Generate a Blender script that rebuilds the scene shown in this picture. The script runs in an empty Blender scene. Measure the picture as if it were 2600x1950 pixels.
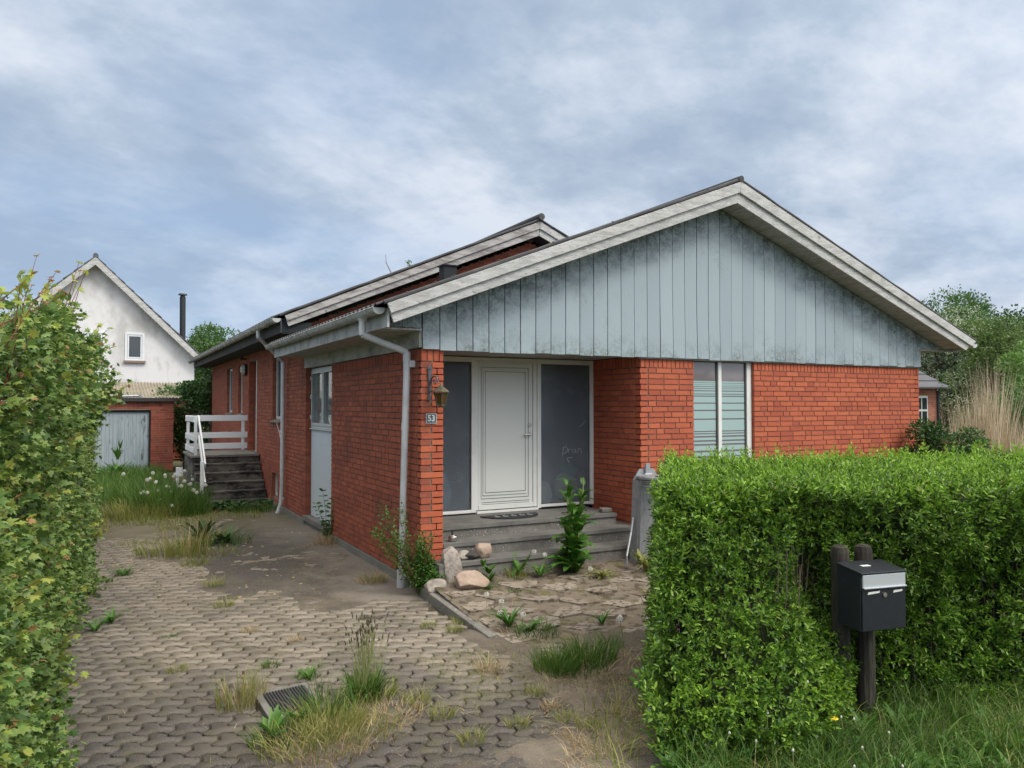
import bpy, math, random
import numpy as np
from mathutils import Vector, noise as mnoise
R_ = math.radians
random.seed(7); rng = np.random.default_rng(7)
S = bpy.context.scene
COL = S.collection

# ------------------------------------------------------------------ camera, sky, sun
YAW = R_(28.0)
CAM = Vector((-2.92, -7.51, 1.85))
cd = bpy.data.cameras.new('camera'); cam = bpy.data.objects.new('camera', cd); COL.objects.link(cam)
cd.sensor_width = 36.0; cd.lens = 36.0 * 1953 / 2600; cd.clip_end = 2000; cd.clip_start = 0.05
cam.location = CAM
cam.rotation_euler = (R_(90) + math.atan(53 / 1953), 0, -YAW)
S.camera = cam
S.view_settings.view_transform = 'Standard'; S.view_settings.look = 'None'
S.view_settings.exposure = 0.24; S.view_settings.gamma = 1.0

SUN_EL, SUN_AZ = R_(50), R_(150)      # azimuth clockwise from +Y
W = bpy.data.worlds.new('World'); S.world = W; W.use_nodes = True
nt = W.node_tree; nt.nodes.clear()
def N(t, **k):
    n = nt.nodes.new(t)
    for a, b in k.items(): setattr(n, a, b)
    return n
L = nt.links.new
tc = N('ShaderNodeTexCoord'); sep = N('ShaderNodeSeparateXYZ'); L(tc.outputs['Generated'], sep.inputs[0])
def M(op, a, b=None, clamp=False):
    n = N('ShaderNodeMath', operation=op, use_clamp=clamp)
    for i, v in enumerate((a, b)):
        if v is None: continue
        if isinstance(v, (int, float)): n.inputs[i].default_value = v
        else: L(v, n.inputs[i])
    return n.outputs[0]
den = M('ADD', M('MAXIMUM', sep.outputs[2], 0.0), 0.34)
u = M('DIVIDE', sep.outputs[0], den); v = M('DIVIDE', sep.outputs[1], den)
cmb = N('ShaderNodeCombineXYZ'); L(u, cmb.inputs[0]); L(v, cmb.inputs[1]); cmb.inputs[2].default_value = 3.7
def NZ(vec, sc, det=6, rough=.55, dist=.0, off=(0, 0, 0), scl=(1, 1, 1), rot=0):
    mp = N('ShaderNodeMapping'); mp.inputs['Location'].default_value = off; mp.inputs['Scale'].default_value = scl
    mp.inputs['Rotation'].default_value = (0, 0, rot)
    L(vec, mp.inputs[0])
    n = N('ShaderNodeTexNoise'); n.inputs['Scale'].default_value = sc; n.inputs['Detail'].default_value = det
    n.inputs['Roughness'].default_value = rough; n.inputs['Distortion'].default_value = dist
    L(mp.outputs[0], n.inputs['Vector']); return n.outputs[0]
def RAMP(f, stops):
    r = N('ShaderNodeValToRGB'); e = r.color_ramp.elements
    while len(e) < len(stops): e.new(.5)
    for i, (p, c) in enumerate(stops):
        e[i].position = p; e[i].color = (*c, 1) if len(c) == 3 else c
    L(f, r.inputs[0]); return r.outputs[0]
def MIX(f, a, b, mode='MIX'):
    m = N('ShaderNodeMix', data_type='RGBA', blend_type=mode)
    for i, q in ((0, f), (6, a), (7, b)):
        if isinstance(q, (int, float)): m.inputs[i].default_value = q
        elif isinstance(q, tuple): m.inputs[i].default_value = (*q, 1)
        else: L(q, m.inputs[i])
    return m.outputs[2]
n1 = NZ(cmb.outputs[0], 1.75, 8, .57, .2, (2.3, .9, 0), (1.0, 1.2, 1), R_(-30))
n2 = NZ(cmb.outputs[0], 6.0, 6, .6, .1, (5, 2, 0), (1, 1.3, 1), R_(-40))
nn = M('ADD', M('MULTIPLY', n1, .72), M('MULTIPLY', n2, .28))
cl = RAMP(nn, [(.40, (3.25, 4.1, 5.35)), (.47, (4.0, 4.85, 6.0)), (.525, (4.95, 5.7, 6.8)), (.60, (6.2, 6.75, 7.6))])
sky = N('ShaderNodeTexSky', sky_type='NISHITA'); sky.sun_disc = False
sky.sun_elevation = SUN_EL; sky.sun_rotation = SUN_AZ; sky.air_density = 1.2; sky.dust_density = .6
gap = NZ(cmb.outputs[0], .5, 5, .55, .3, (8.2, 3.1, 0), (1, 1.6, 1), R_(30))
low = M('SUBTRACT', 1.0, M('MULTIPLY', sep.outputs[2], 3.2), True)        # towards the horizon
gm = RAMP(M('ADD', gap, M('MULTIPLY', low, .10)), [(.50, (0, 0, 0)), (.66, (1, 1, 1))])
blue = MIX(.75, sky.outputs[0], (2.9, 4.4, 7.0))
skc = MIX(M('MULTIPLY', gm, .45), cl, blue)
# an overcast sky is brighter overhead and round the veiled sun than near the horizon
sdir = (math.sin(SUN_AZ) * math.cos(SUN_EL), math.cos(SUN_AZ) * math.cos(SUN_EL), math.sin(SUN_EL))
vd = N('ShaderNodeVectorMath', operation='DOT_PRODUCT'); L(tc.outputs['Generated'], vd.inputs[0]); vd.inputs[1].default_value = sdir
zen = M('MULTIPLY', M('SUBTRACT', sep.outputs[2], .50), 2.6, True)
glow = M('POWER', M('MAXIMUM', vd.outputs['Value'], 0.0), 3.0)
mul = M('ADD', 1.0, M('ADD', M('MULTIPLY', zen, 1.8), M('MULTIPLY', glow, 2.9)))
skn = MIX(M('MINIMUM', M('ADD', zen, M('MULTIPLY', glow, .9)), 1.0), skc, (6.6, 6.1, 5.5))
sc_ = N('ShaderNodeVectorMath', operation='SCALE'); L(skn, sc_.inputs[0]); L(mul, sc_.inputs['Scale'])
bg = N('ShaderNodeBackground'); bg.inputs[1].default_value = .1; L(sc_.outputs[0], bg.inputs[0])
wo = N('ShaderNodeOutputWorld'); L(bg.outputs[0], wo.inputs[0])

sd = bpy.data.lights.new('sun', 'SUN'); sd.energy = 1.4; sd.angle = R_(14); sd.color = (1, .95, .88)
so = bpy.data.objects.new('sun', sd); COL.objects.link(so)
sv = Vector((math.sin(SUN_AZ) * math.cos(SUN_EL), math.cos(SUN_AZ) * math.cos(SUN_EL), math.sin(SUN_EL)))
so.rotation_euler = sv.to_track_quat('Z', 'Y').to_euler(); so.location = (5, -20, 30)

# ------------------------------------------------------------------ materials
def mat(name, base=(.5, .5, .5), rough=.8, var=None, metal=0, spec=.4, transl=0, bump=None, build=None):
    """var: list of (scale, detail, low, high, colour, strength) noise overlays; build: custom function"""
    global nt, L
    m = bpy.data.materials.new(name); m.use_nodes = True; nt = m.node_tree; L = nt.links.new
    bs = nt.nodes['Principled BSDF']; out = nt.nodes['Material Output']
    bs.inputs['Roughness'].default_value = rough; bs.inputs['Metallic'].default_value = metal
    bs.inputs['Specular IOR Level'].default_value = spec
    c = base
    tcn = N('ShaderNodeTexCoord').outputs['Object']
    if build: c = build(tcn, bs)
    for vv in (var or []):
        sc, det, lo, hi, colr, st = vv[:6]; scl = vv[6] if len(vv) > 6 else (1, 1, 1)
        f = NZ(tcn, sc, det, .6, .1, (vv[7] if len(vv) > 7 else (0, 0, 0)), scl)
        mk = RAMP(f, [(lo, (0, 0, 0)), (hi, (st, st, st))])
        c = MIX(mk, c, colr)
    if isinstance(c, tuple): bs.inputs['Base Color'].default_value = (*c, 1)
    else: L(c, bs.inputs['Base Color'])
    if bump:
        sc, st, scl = bump
        f = NZ(tcn, sc, 5, .6, 0, (0, 0, 0), scl)
        b = N('ShaderNodeBump'); b.inputs['Strength'].default_value = st; b.inputs['Distance'].default_value = .01
        L(f, b.inputs['Height']); L(b.outputs[0], bs.inputs['Normal'])
    if transl:
        tr = N('ShaderNodeBsdfTranslucent'); ms = N('ShaderNodeMixShader'); ms.inputs[0].default_value = transl
        if isinstance(c, tuple): tr.inputs[0].default_value = (*c, 1)
        else: L(c, tr.inputs[0])
        L(bs.outputs[0], ms.inputs[1]); L(tr.outputs[0], ms.inputs[2]); L(ms.outputs[0], out.inputs[0])
    return m
def isl(stops, extra=None):
    def f(tcn, bs):
        g = N('ShaderNodeNewGeometry').outputs['Random Per Island']
        return RAMP(g, stops)
    return f
def dim(c, k): return tuple(x * k for x in c)
def leafmat(name, cols, transl=.3, rough=.5, spec=.35):
    n = len(cols); st = [(i / (n - 1), c) for i, c in enumerate(cols)]
    return mat(name, rough=rough, build=isl(st), transl=transl, spec=spec,
               var=[(1.3, 2, .45, .62, dim(cols[0], .75), .45)])

MT = {}
def brickcol(a):
    return isl([(0, a[0]), (.25, a[1]), (.5, a[2]), (.75, a[1]), (.9, a[3]), (1, a[0])])
fb = ((.33, .076, .040), (.41, .100, .048), (.46, .120, .055), (.37, .086, .043))
MT['brick'] = mat('red_brick', build=brickcol(fb), rough=.85,
                  var=[(9, 5, .5, .72, (.27, .06, .04), .5), (60, 3, .55, .75, (.54, .17, .09), .5), (28, 3, .62, .70, (.20, .08, .055), .5), (1.6, 4, .60, .74, (.17, .055, .04), .45),
                       (70, 2, .70, .76, (.62, .45, .36), .5)], bump=(90, .5, (1, 1, 1)))
sb = ((.26, .070, .043), (.32, .088, .049), (.37, .104, .055), (.28, .076, .045))  # front brick made darker: the side wall's shade is put into the colour
MT['brick_side'] = mat('weathered_shaded_red_brick', build=brickcol(sb), rough=.9,
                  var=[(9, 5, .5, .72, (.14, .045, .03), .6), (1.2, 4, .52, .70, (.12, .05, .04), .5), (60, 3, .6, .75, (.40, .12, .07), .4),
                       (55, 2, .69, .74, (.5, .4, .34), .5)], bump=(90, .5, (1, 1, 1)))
MT['mortar'] = mat('grey_brown_mortar', (.18, .125, .095), .95, var=[(25, 4, .4, .7, (.22, .17, .13), .7), (2, 3, .5, .7, (.07, .055, .045), .7)], bump=(120, .5, (1, 1, 1)))
MT['mortar_far'] = mat('pale_mortar', (.26, .19, .15), .95, var=[(25, 4, .4, .7, (.16, .12, .10), .7)])
MT['brick_far'] = mat('faded_brick', build=brickcol(((.22, .06, .04), (.28, .08, .05), (.32, .095, .06), (.2, .05, .035))), rough=.9, var=[(3, 4, .5, .7, (.14, .06, .045), .6)])
MT['brick_pink'] = mat('pinkish_brick', build=brickcol(((.36, .15, .10), (.42, .18, .12), (.46, .20, .14), (.33, .13, .09))), rough=.9)
MT['mortar_light'] = mat('light_mortar', (.4, .3, .25), .95)
def cladding(tcn, bs):
    g = N('ShaderNodeNewGeometry').outputs['Random Per Island']
    c = RAMP(g, [(0, (.275, .338, .378)), (.5, (.295, .362, .402)), (1, (.315, .384, .424))])
    sp = N('ShaderNodeSeparateXYZ'); L(tcn, sp.inputs[0])
    # algae band along the foot of the boards, ragged
    nz = NZ(tcn, 5, 6, .7, .3, (0, 0, 0), (1, 1, .6))
    foot = M('SUBTRACT', 1.0, M('DIVIDE', M('SUBTRACT', sp.outputs[2], 2.42), .28), True)
    f = M('MULTIPLY', foot, M('MULTIPLY', RAMP(nz, [(.42, (0, 0, 0)), (.62, (1, 1, 1))]), 1.0))
    fine = NZ(tcn, 38, 4, .7)
    f = M('MULTIPLY', f, RAMP(fine, [(.38, (.1, .1, .1)), (.55, (1, 1, 1))]))
    c = MIX(M('MULTIPLY', f, .85), c, (.10, .13, .10))
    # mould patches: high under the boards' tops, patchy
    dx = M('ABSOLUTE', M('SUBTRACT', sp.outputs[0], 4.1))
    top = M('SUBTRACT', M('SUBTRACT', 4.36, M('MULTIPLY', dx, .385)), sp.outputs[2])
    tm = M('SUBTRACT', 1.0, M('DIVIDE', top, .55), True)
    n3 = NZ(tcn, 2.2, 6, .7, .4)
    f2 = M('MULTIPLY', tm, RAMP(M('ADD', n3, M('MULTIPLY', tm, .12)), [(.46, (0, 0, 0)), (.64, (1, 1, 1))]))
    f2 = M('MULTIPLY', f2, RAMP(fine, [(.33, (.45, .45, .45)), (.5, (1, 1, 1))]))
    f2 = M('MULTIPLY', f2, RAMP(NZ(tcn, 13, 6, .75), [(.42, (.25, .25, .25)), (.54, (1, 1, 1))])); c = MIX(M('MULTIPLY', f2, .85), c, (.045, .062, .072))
    n4 = NZ(tcn, 1.1, 7, .75, .5, (7, 3, 1), (1, 1, .7))
    f3 = M('MULTIPLY', RAMP(n4, [(.53, (0, 0, 0)), (.66, (1, 1, 1))]), RAMP(fine, [(.40, (0, 0, 0)), (.60, (1, 1, 1))]))
    c = MIX(M('MULTIPLY', f3, .5), c, (.11, .15, .14))
    return c
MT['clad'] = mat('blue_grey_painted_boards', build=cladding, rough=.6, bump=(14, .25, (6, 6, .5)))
MT['clad_dark'] = mat('dark_gap', (.02, .025, .028), .9)
def peel(a, b, d, sclx):
    def f(tcn, bs):
        n = NZ(tcn, 3.0, 7, .72, .2, (0, 0, 0), sclx)
        n2_ = NZ(tcn, 9, 6, .7, .1, (3, 1, 0), sclx)
        c = MIX(RAMP(n, [(.44, (0, 0, 0)), (.58, (1, 1, 1))]), a, b)
        return MIX(RAMP(n2_, [(.60, (0, 0, 0)), (.66, (1, 1, 1))]), c, d)
    return f
MT['fascia'] = mat('peeling_white_bargeboard', build=peel((.47, .48, .475), (.35, .355, .35), (.17, .165, .16), (1.2, 1, 6)), rough=.75, var=[(45, 4, .62, .68, (.12, .12, .115), .7, (.7, 1, 2)), (1.5, 5, .55, .7, (.26, .27, .25), .6)], bump=(8, .5, (1.5, 1, 14)))
MT['fascia_worn'] = mat('worn_grey_white_bargeboard', build=peel((.40, .395, .385), (.22, .205, .20), (.12, .10, .098), (.8, 1, 3.5)), rough=.8, bump=(8, .6, (1.5, 1, 14)))
MT['soffit'] = mat('weathered_soffit_boards', build=peel((.40, .405, .39), (.30, .30, .29), (.10, .095, .09), (7, 1.2, 7)), rough=.8)
MT['beam'] = mat('stained_white_beam', (.42, .43, .40), .7, var=[(2.2, 6, .48, .68, (.13, .14, .12), .8, (1, 1, 2)), (30, 4, .55, .7, (.1, .11, .09), .6)])
MT['pvc'] = mat('grey_white_plastic', (.52, .55, .58), .45, var=[(3, 4, .5, .7, (.34, .35, .35), .5)])
MT['gutter'] = mat('weathered_gutter', (.40, .42, .42), .5, var=[(4, 6, .48, .66, (.17, .175, .17), .7), (40, 4, .60, .70, (.04, .04, .04), .8)])
MT['zinc'] = mat('galvanised_steel', (.33, .35, .37), .45, metal=.5, var=[(12, 5, .4, .7, (.22, .23, .25), .7)])
MT['roof'] = mat('dark_corrugated_roofing', (.055, .055, .062), .85, var=[(3, 6, .5, .7, (.13, .125, .12), .6), (22, 4, .55, .7, (.08, .10, .06), .5)], bump=(30, .4, (1, 1, 1)))
MT['white'] = mat('white_paint', (.66, .68, .66), .5, var=[(4, 5, .5, .75, (.5, .51, .48), .5)])
MT['rail'] = mat('white_painted_rail', (.70, .73, .76), .5, var=[(6, 5, .58, .75, (.42, .42, .38), .5)])
MT['door'] = mat('off_white_door_paint', (.62, .65, .62), .42, var=[(1.6, 4, .5, .75, (.53, .55, .52), .5), (22, 4, .70, .76, (.33, .33, .3), .5)])
MT['groove'] = mat('dark_groove', (.05, .055, .055), .7)
MT['pframe'] = mat('pale_grey_window_frame', (.50, .545, .55), .4)
MT['wpanel'] = mat('pale_blue_panel', (.56, .63, .68), .5, var=[(2, 3, .5, .8, (.47, .54, .6), .4)])
MT['glass'] = mat('window_glass', (.03, .04, .045), .03, spec=.8)
MT['glass_pale'] = mat('window_glass_with_pale_room', (.20, .24, .24), .03, spec=.9, var=[(1.5, 2, .4, .6, (.12, .15, .155), 1)])
MT['glass_win'] = mat('kitchen_glass', (.16, .145, .15), .04, spec=.8)
MT['film'] = mat('pale_green_frosted_film', (.30, .42, .42), .22, spec=.6)
def frost(tcn, bs):
    bs.inputs['Transmission Weight'].default_value = .8; bs.inputs['IOR'].default_value = 1.2
    return (.40, .46, .52)
MT['frost'] = mat('frosted_dark_glass', build=frost, rough=.22, spec=.5, var=[(1.8, 5, .45, .7, (.62, .68, .74), .5), (9, 5, .55, .7, (.65, .7, .75), .35)])
MT['concrete'] = mat('stained_concrete', (.17, .165, .15), .9, var=[(2.5, 6, .45, .68, (.075, .073, .066), .8), (14, 5, .5, .7, (.23, .22, .2), .5), (60, 3, .64, .68, (.62, .62, .58), .8)], bump=(50, .5, (1, 1, 1)))
MT['slate'] = mat('grey_step_slab', (.15, .15, .14), .75, var=[(5, 6, .45, .7, (.09, .09, .083), .8), (70, 3, .68, .72, (.6, .6, .56), .5)], bump=(40, .4, (1, 1, 1)))
MT['soot'] = mat('blackened_concrete', (.12, .115, .10), .9, var=[(1.7, 6, .44, .56, (.018, .017, .016), .97, (1, 1, 2.4)), (9, 5, .5, .65, (.19, .18, .16), .5, (1, 1, 2))], bump=(40, .6, (1, 1, 1)))
MT['plinth'] = mat('grey_plinth_render', (.19, .19, .175), .9, var=[(3, 6, .45, .7, (.12, .12, .11), .8)])
MT['blackmetal'] = mat('matt_black_metal', (.013, .016, .021), .42, var=[(30, 4, .5, .8, (.022, .026, .034), .8)])
MT['alu'] = mat('brushed_aluminium', (.46, .50, .53), .38, metal=.35)
MT['postwood'] = mat('old_dark_post_wood', (.022, .02, .016), .9, var=[(5, 6, .45, .65, (.06, .055, .042), .8, (6, 6, .8)), (4, 4, .55, .7, (.06, .075, .03), .6)], bump=(20, .6, (5, 5, .6)))
MT['brass'] = mat('tarnished_brass', (.15, .14, .095), .5, metal=.6, var=[(20, 5, .45, .7, (.08, .075, .05), .7)])
MT['amber'] = mat('amber_lantern_glass', (.075, .038, .012), .15, spec=.7)
MT['iron'] = mat('grey_wrought_iron', (.10, .105, .12), .5, metal=.5)
MT['steel'] = mat('satin_steel', (.45, .44, .42), .3, metal=.9)
MT['rubber'] = mat('black_rubber', (.018, .019, .022), .8, var=[(20, 4, .5, .7, (.04, .04, .04), .7)])
MT['plaque'] = mat('slate_grey_enamel', (.085, .105, .125), .4)
MT['stone'] = mat('grey_granite', (.32, .29, .26), .9, var=[(14, 6, .45, .6, (.18, .16, .14), .8), (60, 3, .55, .7, (.45, .42, .38), .7)], bump=(30, .8, (1, 1, 1)))
MT['pinkstone'] = mat('pink_granite', (.36, .28, .225), .9, var=[(5, 6, .45, .6, (.27, .19, .14), .8), (60, 3, .55, .7, (.52, .42, .34), .6)], bump=(30, .8, (1, 1, 1)))
MT['darkstone'] = mat('dark_stone', (.05, .045, .042), .9, var=[(10, 5, .5, .65, (.12, .10, .09), .8)], bump=(30, .8, (1, 1, 1)))
def paver(tcn, bs):
    c = isl([(0, (.18, .158, .128)), (.3, (.225, .20, .162)), (.7, (.27, .238, .192)), (1, (.195, .172, .142))])(tcn, bs)
    sp = N('ShaderNodeSeparateXYZ'); L(tcn, sp.inputs[0])
    # damp, lichen-dark ground towards the street: a stain of its own
    wob = NZ(tcn, 1.1, 5, .6, .4)
    k = M('ADD', M('MULTIPLY', M('ADD', M('MULTIPLY', sp.outputs[0], .45), sp.outputs[1]), -.62), M('MULTIPLY', M('SUBTRACT', wob, .5), 2.6))
    c = MIX(RAMP(k, [(0, (0, 0, 0)), (1, (1, 1, 1))]) if False else M('MULTIPLY', M('SUBTRACT', k, 1.25, True), .9), c, (.048, .045, .043))
    k2 = M('ADD', M('MULTIPLY', M('ADD', sp.outputs[0], 2.35), -1.3), M('MULTIPLY', M('SUBTRACT', wob, .5), 3.0))
    return MIX(M('MULTIPLY', M('MAXIMUM', k2, 0.0, True), .6), c, (.115, .11, .10))
MT['paver'] = mat('old_concrete_pavers', build=paver, rough=.92,
                  var=[(110, 3, .52, .66, (.38, .345, .29), .32), (170, 2, .56, .66, (.06, .055, .05), .5),
                       (1.2, 5, .52, .68, (.13, .12, .105), .55), (240, 2, .69, .72, (.8, .78, .72), .6), (7, 5, .52, .66, (.105, .10, .05), .5), (2.3, 6, .50, .64, (.12, .105, .08), .5)], bump=(130, .7, (1, 1, 1)))
MT['slab'] = mat('mossy_yard_slabs', build=isl([(0, (.22, .185, .15)), (.5, (.27, .235, .19)), (1, (.19, .17, .145))]), rough=.95,
                 var=[(16, 6, .50, .60, (.045, .036, .022), .85), (3, 5, .52, .66, (.12, .10, .07), .7), (6, 5, .60, .70, (.10, .085, .02), .7)], bump=(60, .9, (1, 1, 1)))
def dirt(tcn, bs):
    sp = N('ShaderNodeSeparateXYZ'); L(tcn, sp.inputs[0])
    w = NZ(tcn, 2.2, 6, .65, .3)
    c = RAMP(w, [(.35, (.062, .052, .040)), (.52, (.11, .093, .074)), (.7, (.165, .142, .112))])
    # pale washed sand along the wall
    near = M('ADD', M('MULTIPLY', M('ADD', sp.outputs[0], .85), 2.6), M('MULTIPLY', M('SUBTRACT', w, .5), 2.0))
    near = M('MULTIPLY', M('MAXIMUM', near, 0.0, True), M('MAXIMUM', M('MULTIPLY', M('ADD', sp.outputs[1], .5), 2.0), 0.0, True))
    c = MIX(M('MULTIPLY', near, .75), c, (.20, .18, .155))
    # dark oily stain
    ex = M('MULTIPLY', M('ADD', sp.outputs[0], 1.25), 1.25); ey = M('MULTIPLY', M('SUBTRACT', sp.outputs[1], 2.9), .42)
    r = M('SQRT', M('ADD', M('MULTIPLY', ex, ex), M('MULTIPLY', ey, ey)))
    st = M('SUBTRACT', 1.45, M('ADD', r, M('MULTIPLY', M('SUBTRACT', w, .5), 1.2)), True)
    c = MIX(M('MULTIPLY', st, .85), c, (.050, .047, .044))
    far = M('MULTIPLY', M('SUBTRACT', sp.outputs[1], 4.4), .6, True)
    c = MIX(M('MULTIPLY', far, .6), c, (.075, .075, .035))
    deep = M('MULTIPLY', M('SUBTRACT', -.106, sp.outputs[2]), 160, True)      # damp mossy joint soil, darkened to stand in for shade in shallow joints
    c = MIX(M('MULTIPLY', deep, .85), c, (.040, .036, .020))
    return c
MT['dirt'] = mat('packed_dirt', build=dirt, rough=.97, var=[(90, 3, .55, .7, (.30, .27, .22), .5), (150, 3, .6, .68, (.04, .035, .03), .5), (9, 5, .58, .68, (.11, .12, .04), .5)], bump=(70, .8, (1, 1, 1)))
MT['joint'] = mat('dark_joint_soil', (.035, .03, .022), .97, var=[(6, 5, .5, .65, (.06, .065, .02), .6)])
MT['yard_soil'] = mat('yard_soil_and_moss', (.15, .125, .095), .97, var=[(9, 6, .48, .58, (.045, .035, .02), .8), (4, 5, .55, .66, (.10, .10, .03), .7), (80, 3, .6, .7, (.3, .27, .22), .4)], bump=(60, .8, (1, 1, 1)))
MT['ground'] = mat('grassy_soil', (.09, .085, .045), .97, var=[(3, 6, .45, .65, (.05, .075, .02), .8), (40, 4, .5, .7, (.14, .12, .07), .6)])
MT['render'] = mat('dirty_white_render', (.66, .67, .68), .9, var=[(.7, 7, .47, .63, (.42, .42, .41), .8, (1, 1, .7)), (2.4, 6, .56, .72, (.28, .28, .27), .45, (1, 1, .4)), (1.1, 5, .6, .7, (.33, .38, .33), .4)])
MT['farroof'] = mat('slate_blue_roof_tiles', (.085, .09, .105), .7, var=[(3, 4, .4, .7, (.12, .125, .14), .6)])
MT['eternit'] = mat('lichen_grey_corrugated_sheet', (.25, .225, .17), .9, var=[(3, 6, .45, .65, (.14, .125, .09), .8), (1, 3, .5, .7, (.32, .29, .23), .5)])
MT['tar'] = mat('tarred_roof_edge', (.035, .035, .038), .8)
MT['gdoor'] = mat('worn_blue_grey_garage_boards', (.30, .36, .40), .7, var=[(4, 6, .50, .66, (.17, .23, .24), .7, (9, 9, .5)), (2.2, 6, .60, .68, (.05, .07, .06), .8, (3, 3, 1))])
MT['flue'] = mat('dark_flue_steel', (.035, .04, .045), .45, metal=.4)
MT['twig'] = mat('brown_twig', (.10, .05, .03), .85)
MT['redtwig'] = mat('reddish_twig', (.16, .06, .035), .7)
MT['bark'] = mat('grey_brown_bark', (.10, .08, .06), .95, var=[(6, 5, .4, .7, (.05, .04, .03), .8, (3, 3, .7))])
MT['core'] = mat('shade_dark_hedge_core', (.015, .026, .008), 1.0, var=[(14, 5, .45, .6, (.03, .04, .012), .8)])  # near-black filler colour standing in for the shade inside the hedges
MT['privet'] = leafmat('privet_leaf', [(.03, .085, .012), (.08, .18, .022), (.15, .29, .032), (.26, .42, .055)], .28, .42, .5)
MT['privet_new'] = leafmat('young_privet_leaf', [(.17, .33, .03), (.24, .42, .045), (.30, .48, .06)], .35, .45)
MT['maple'] = leafmat('maple_leaf', [(.055, .12, .028), (.11, .20, .045), (.18, .28, .065), (.28, .37, .10)], .3, .5, .45)
MT['maple_y'] = leafmat('young_yellow_maple_leaf', [(.22, .31, .05), (.32, .39, .07), (.38, .40, .09)], .35, .5)
MT['maple_r'] = leafmat('bronze_maple_leaf', [(.28, .15, .06), (.38, .22, .10), (.34, .26, .09)], .35, .5)
MT['weed'] = leafmat('weed_leaf', [(.04, .12, .018), (.07, .18, .025), (.11, .24, .04)], .3, .5, .4)
MT['grass'] = leafmat('green_grass', [(.04, .10, .018), (.08, .175, .028), (.16, .25, .05)], .35, .55)
MT['grass_y'] = leafmat('yellow_green_grass', [(.15, .21, .04), (.24, .26, .07), (.34, .31, .12)], .3, .6)
MT['straw'] = leafmat('dry_grass', [(.30, .20, .10), (.42, .33, .18), (.50, .42, .25)], .25, .7)
MT['reed'] = leafmat('dry_reed', [(.40, .33, .22), (.52, .44, .31), (.64, .56, .42)], .15, .7)
MT['dark_leaf'] = leafmat('dark_shrub_leaf', [(.02, .06, .015), (.035, .095, .02), (.06, .14, .03)], .25, .5)
MT['tree_leaf'] = leafmat('tree_leaf', [(.05, .115, .035), (.085, .175, .05), (.13, .235, .07)], .3, .5)
MT['olive_leaf'] = leafmat('olive_green_leaf', [(.085, .15, .045), (.13, .21, .06), (.18, .27, .085)], .3, .5)
MT['lime_leaf'] = leafmat('light_green_leaf', [(.10, .20, .05), (.15, .29, .07), (.22, .36, .10)], .35, .5)
MT['blossom'] = mat('cream_blossom', build=isl([(0, (.48, .52, .38)), (1, (.72, .74, .60))]), rough=.7, transl=.2)
MT['seedhead'] = mat('dandelion_fluff', (.72, .72, .68), .9, transl=.4)
MT['yellowfl'] = mat('yellow_petals', (.75, .50, .02), .7)
MT['stem'] = mat('pale_plant_stem', (.24, .27, .10), .7, transl=.15)
MT['brownhead'] = mat('brown_seed_spike', (.075, .06, .045), .9)
MT['bagcream'] = mat('cream_sack', (.6, .55, .38), .8)
MT['baggreen'] = mat('green_sack', (.04, .35, .22), .6)
MT['room'] = mat('dim_room_wall', (.10, .115, .13), .9)
MT['scratch'] = mat('pale_finger_marks', (.36, .385, .41), .8)
MT['lampglass'] = mat('milky_lamp_glass', (.45, .45, .40), .3)

# ------------------------------------------------------------------ mesh helpers
WL = {}
def wl(o):
    v = Vector((0, 0, 0))
    while o is not None: v += WL.get(o.name, Vector((0, 0, 0))); o = o.parent
    return v
def tag(o, label=None, cat=None, group=None, kind=None):
    for k, v_ in (('label', label), ('category', cat), ('group', group), ('kind', kind)):
        if v_: o[k] = v_
    return o
def thing(name, label, cat, loc=(0, 0, 0), group=None):
    o = bpy.data.objects.new(name, None); COL.objects.link(o); o.location = loc; WL[o.name] = Vector(loc)
    o.empty_display_size = .2
    return tag(o, label, cat, group)
def mesh_np(name, V, F, mats, parent=None, loc=None, mi=None, smooth=False):
    """V (n,3) world coords; F list of arrays (k, m) grouped by face size"""
    me = bpy.data.meshes.new(name)
    base = wl(parent) if parent is not None else Vector(loc or (0, 0, 0))
    V = np.asarray(V, dtype=np.float32) - np.array(base, dtype=np.float32)
    me.vertices.add(len(V)); me.vertices.foreach_set('co', V.ravel())
    loops = np.concatenate([f.ravel() for f in F]).astype(np.int32)
    tot = np.concatenate([np.full(len(f), f.shape[1], dtype=np.int32) for f in F])
    st = np.concatenate([[0], np.cumsum(tot)[:-1]]).astype(np.int32)
    me.loops.add(len(loops)); me.loops.foreach_set('vertex_index', loops)
    me.polygons.add(len(tot)); me.polygons.foreach_set('loop_start', st); me.polygons.foreach_set('loop_total', tot)
    mats = mats if isinstance(mats, (list, tuple)) else [mats]
    for m in mats: me.materials.append(m)
    if mi is not None: me.polygons.foreach_set('material_index', np.asarray(mi, dtype=np.int32))
    if smooth: me.polygons.foreach_set('use_smooth', np.ones(len(tot), dtype=bool))
    me.update(calc_edges=True); me.validate()
    o = bpy.data.objects.new(name, me); COL.objects.link(o)
    if parent is not None: o.parent = parent
    else:
        o.location = base; WL[o.name] = base
    return o
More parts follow.
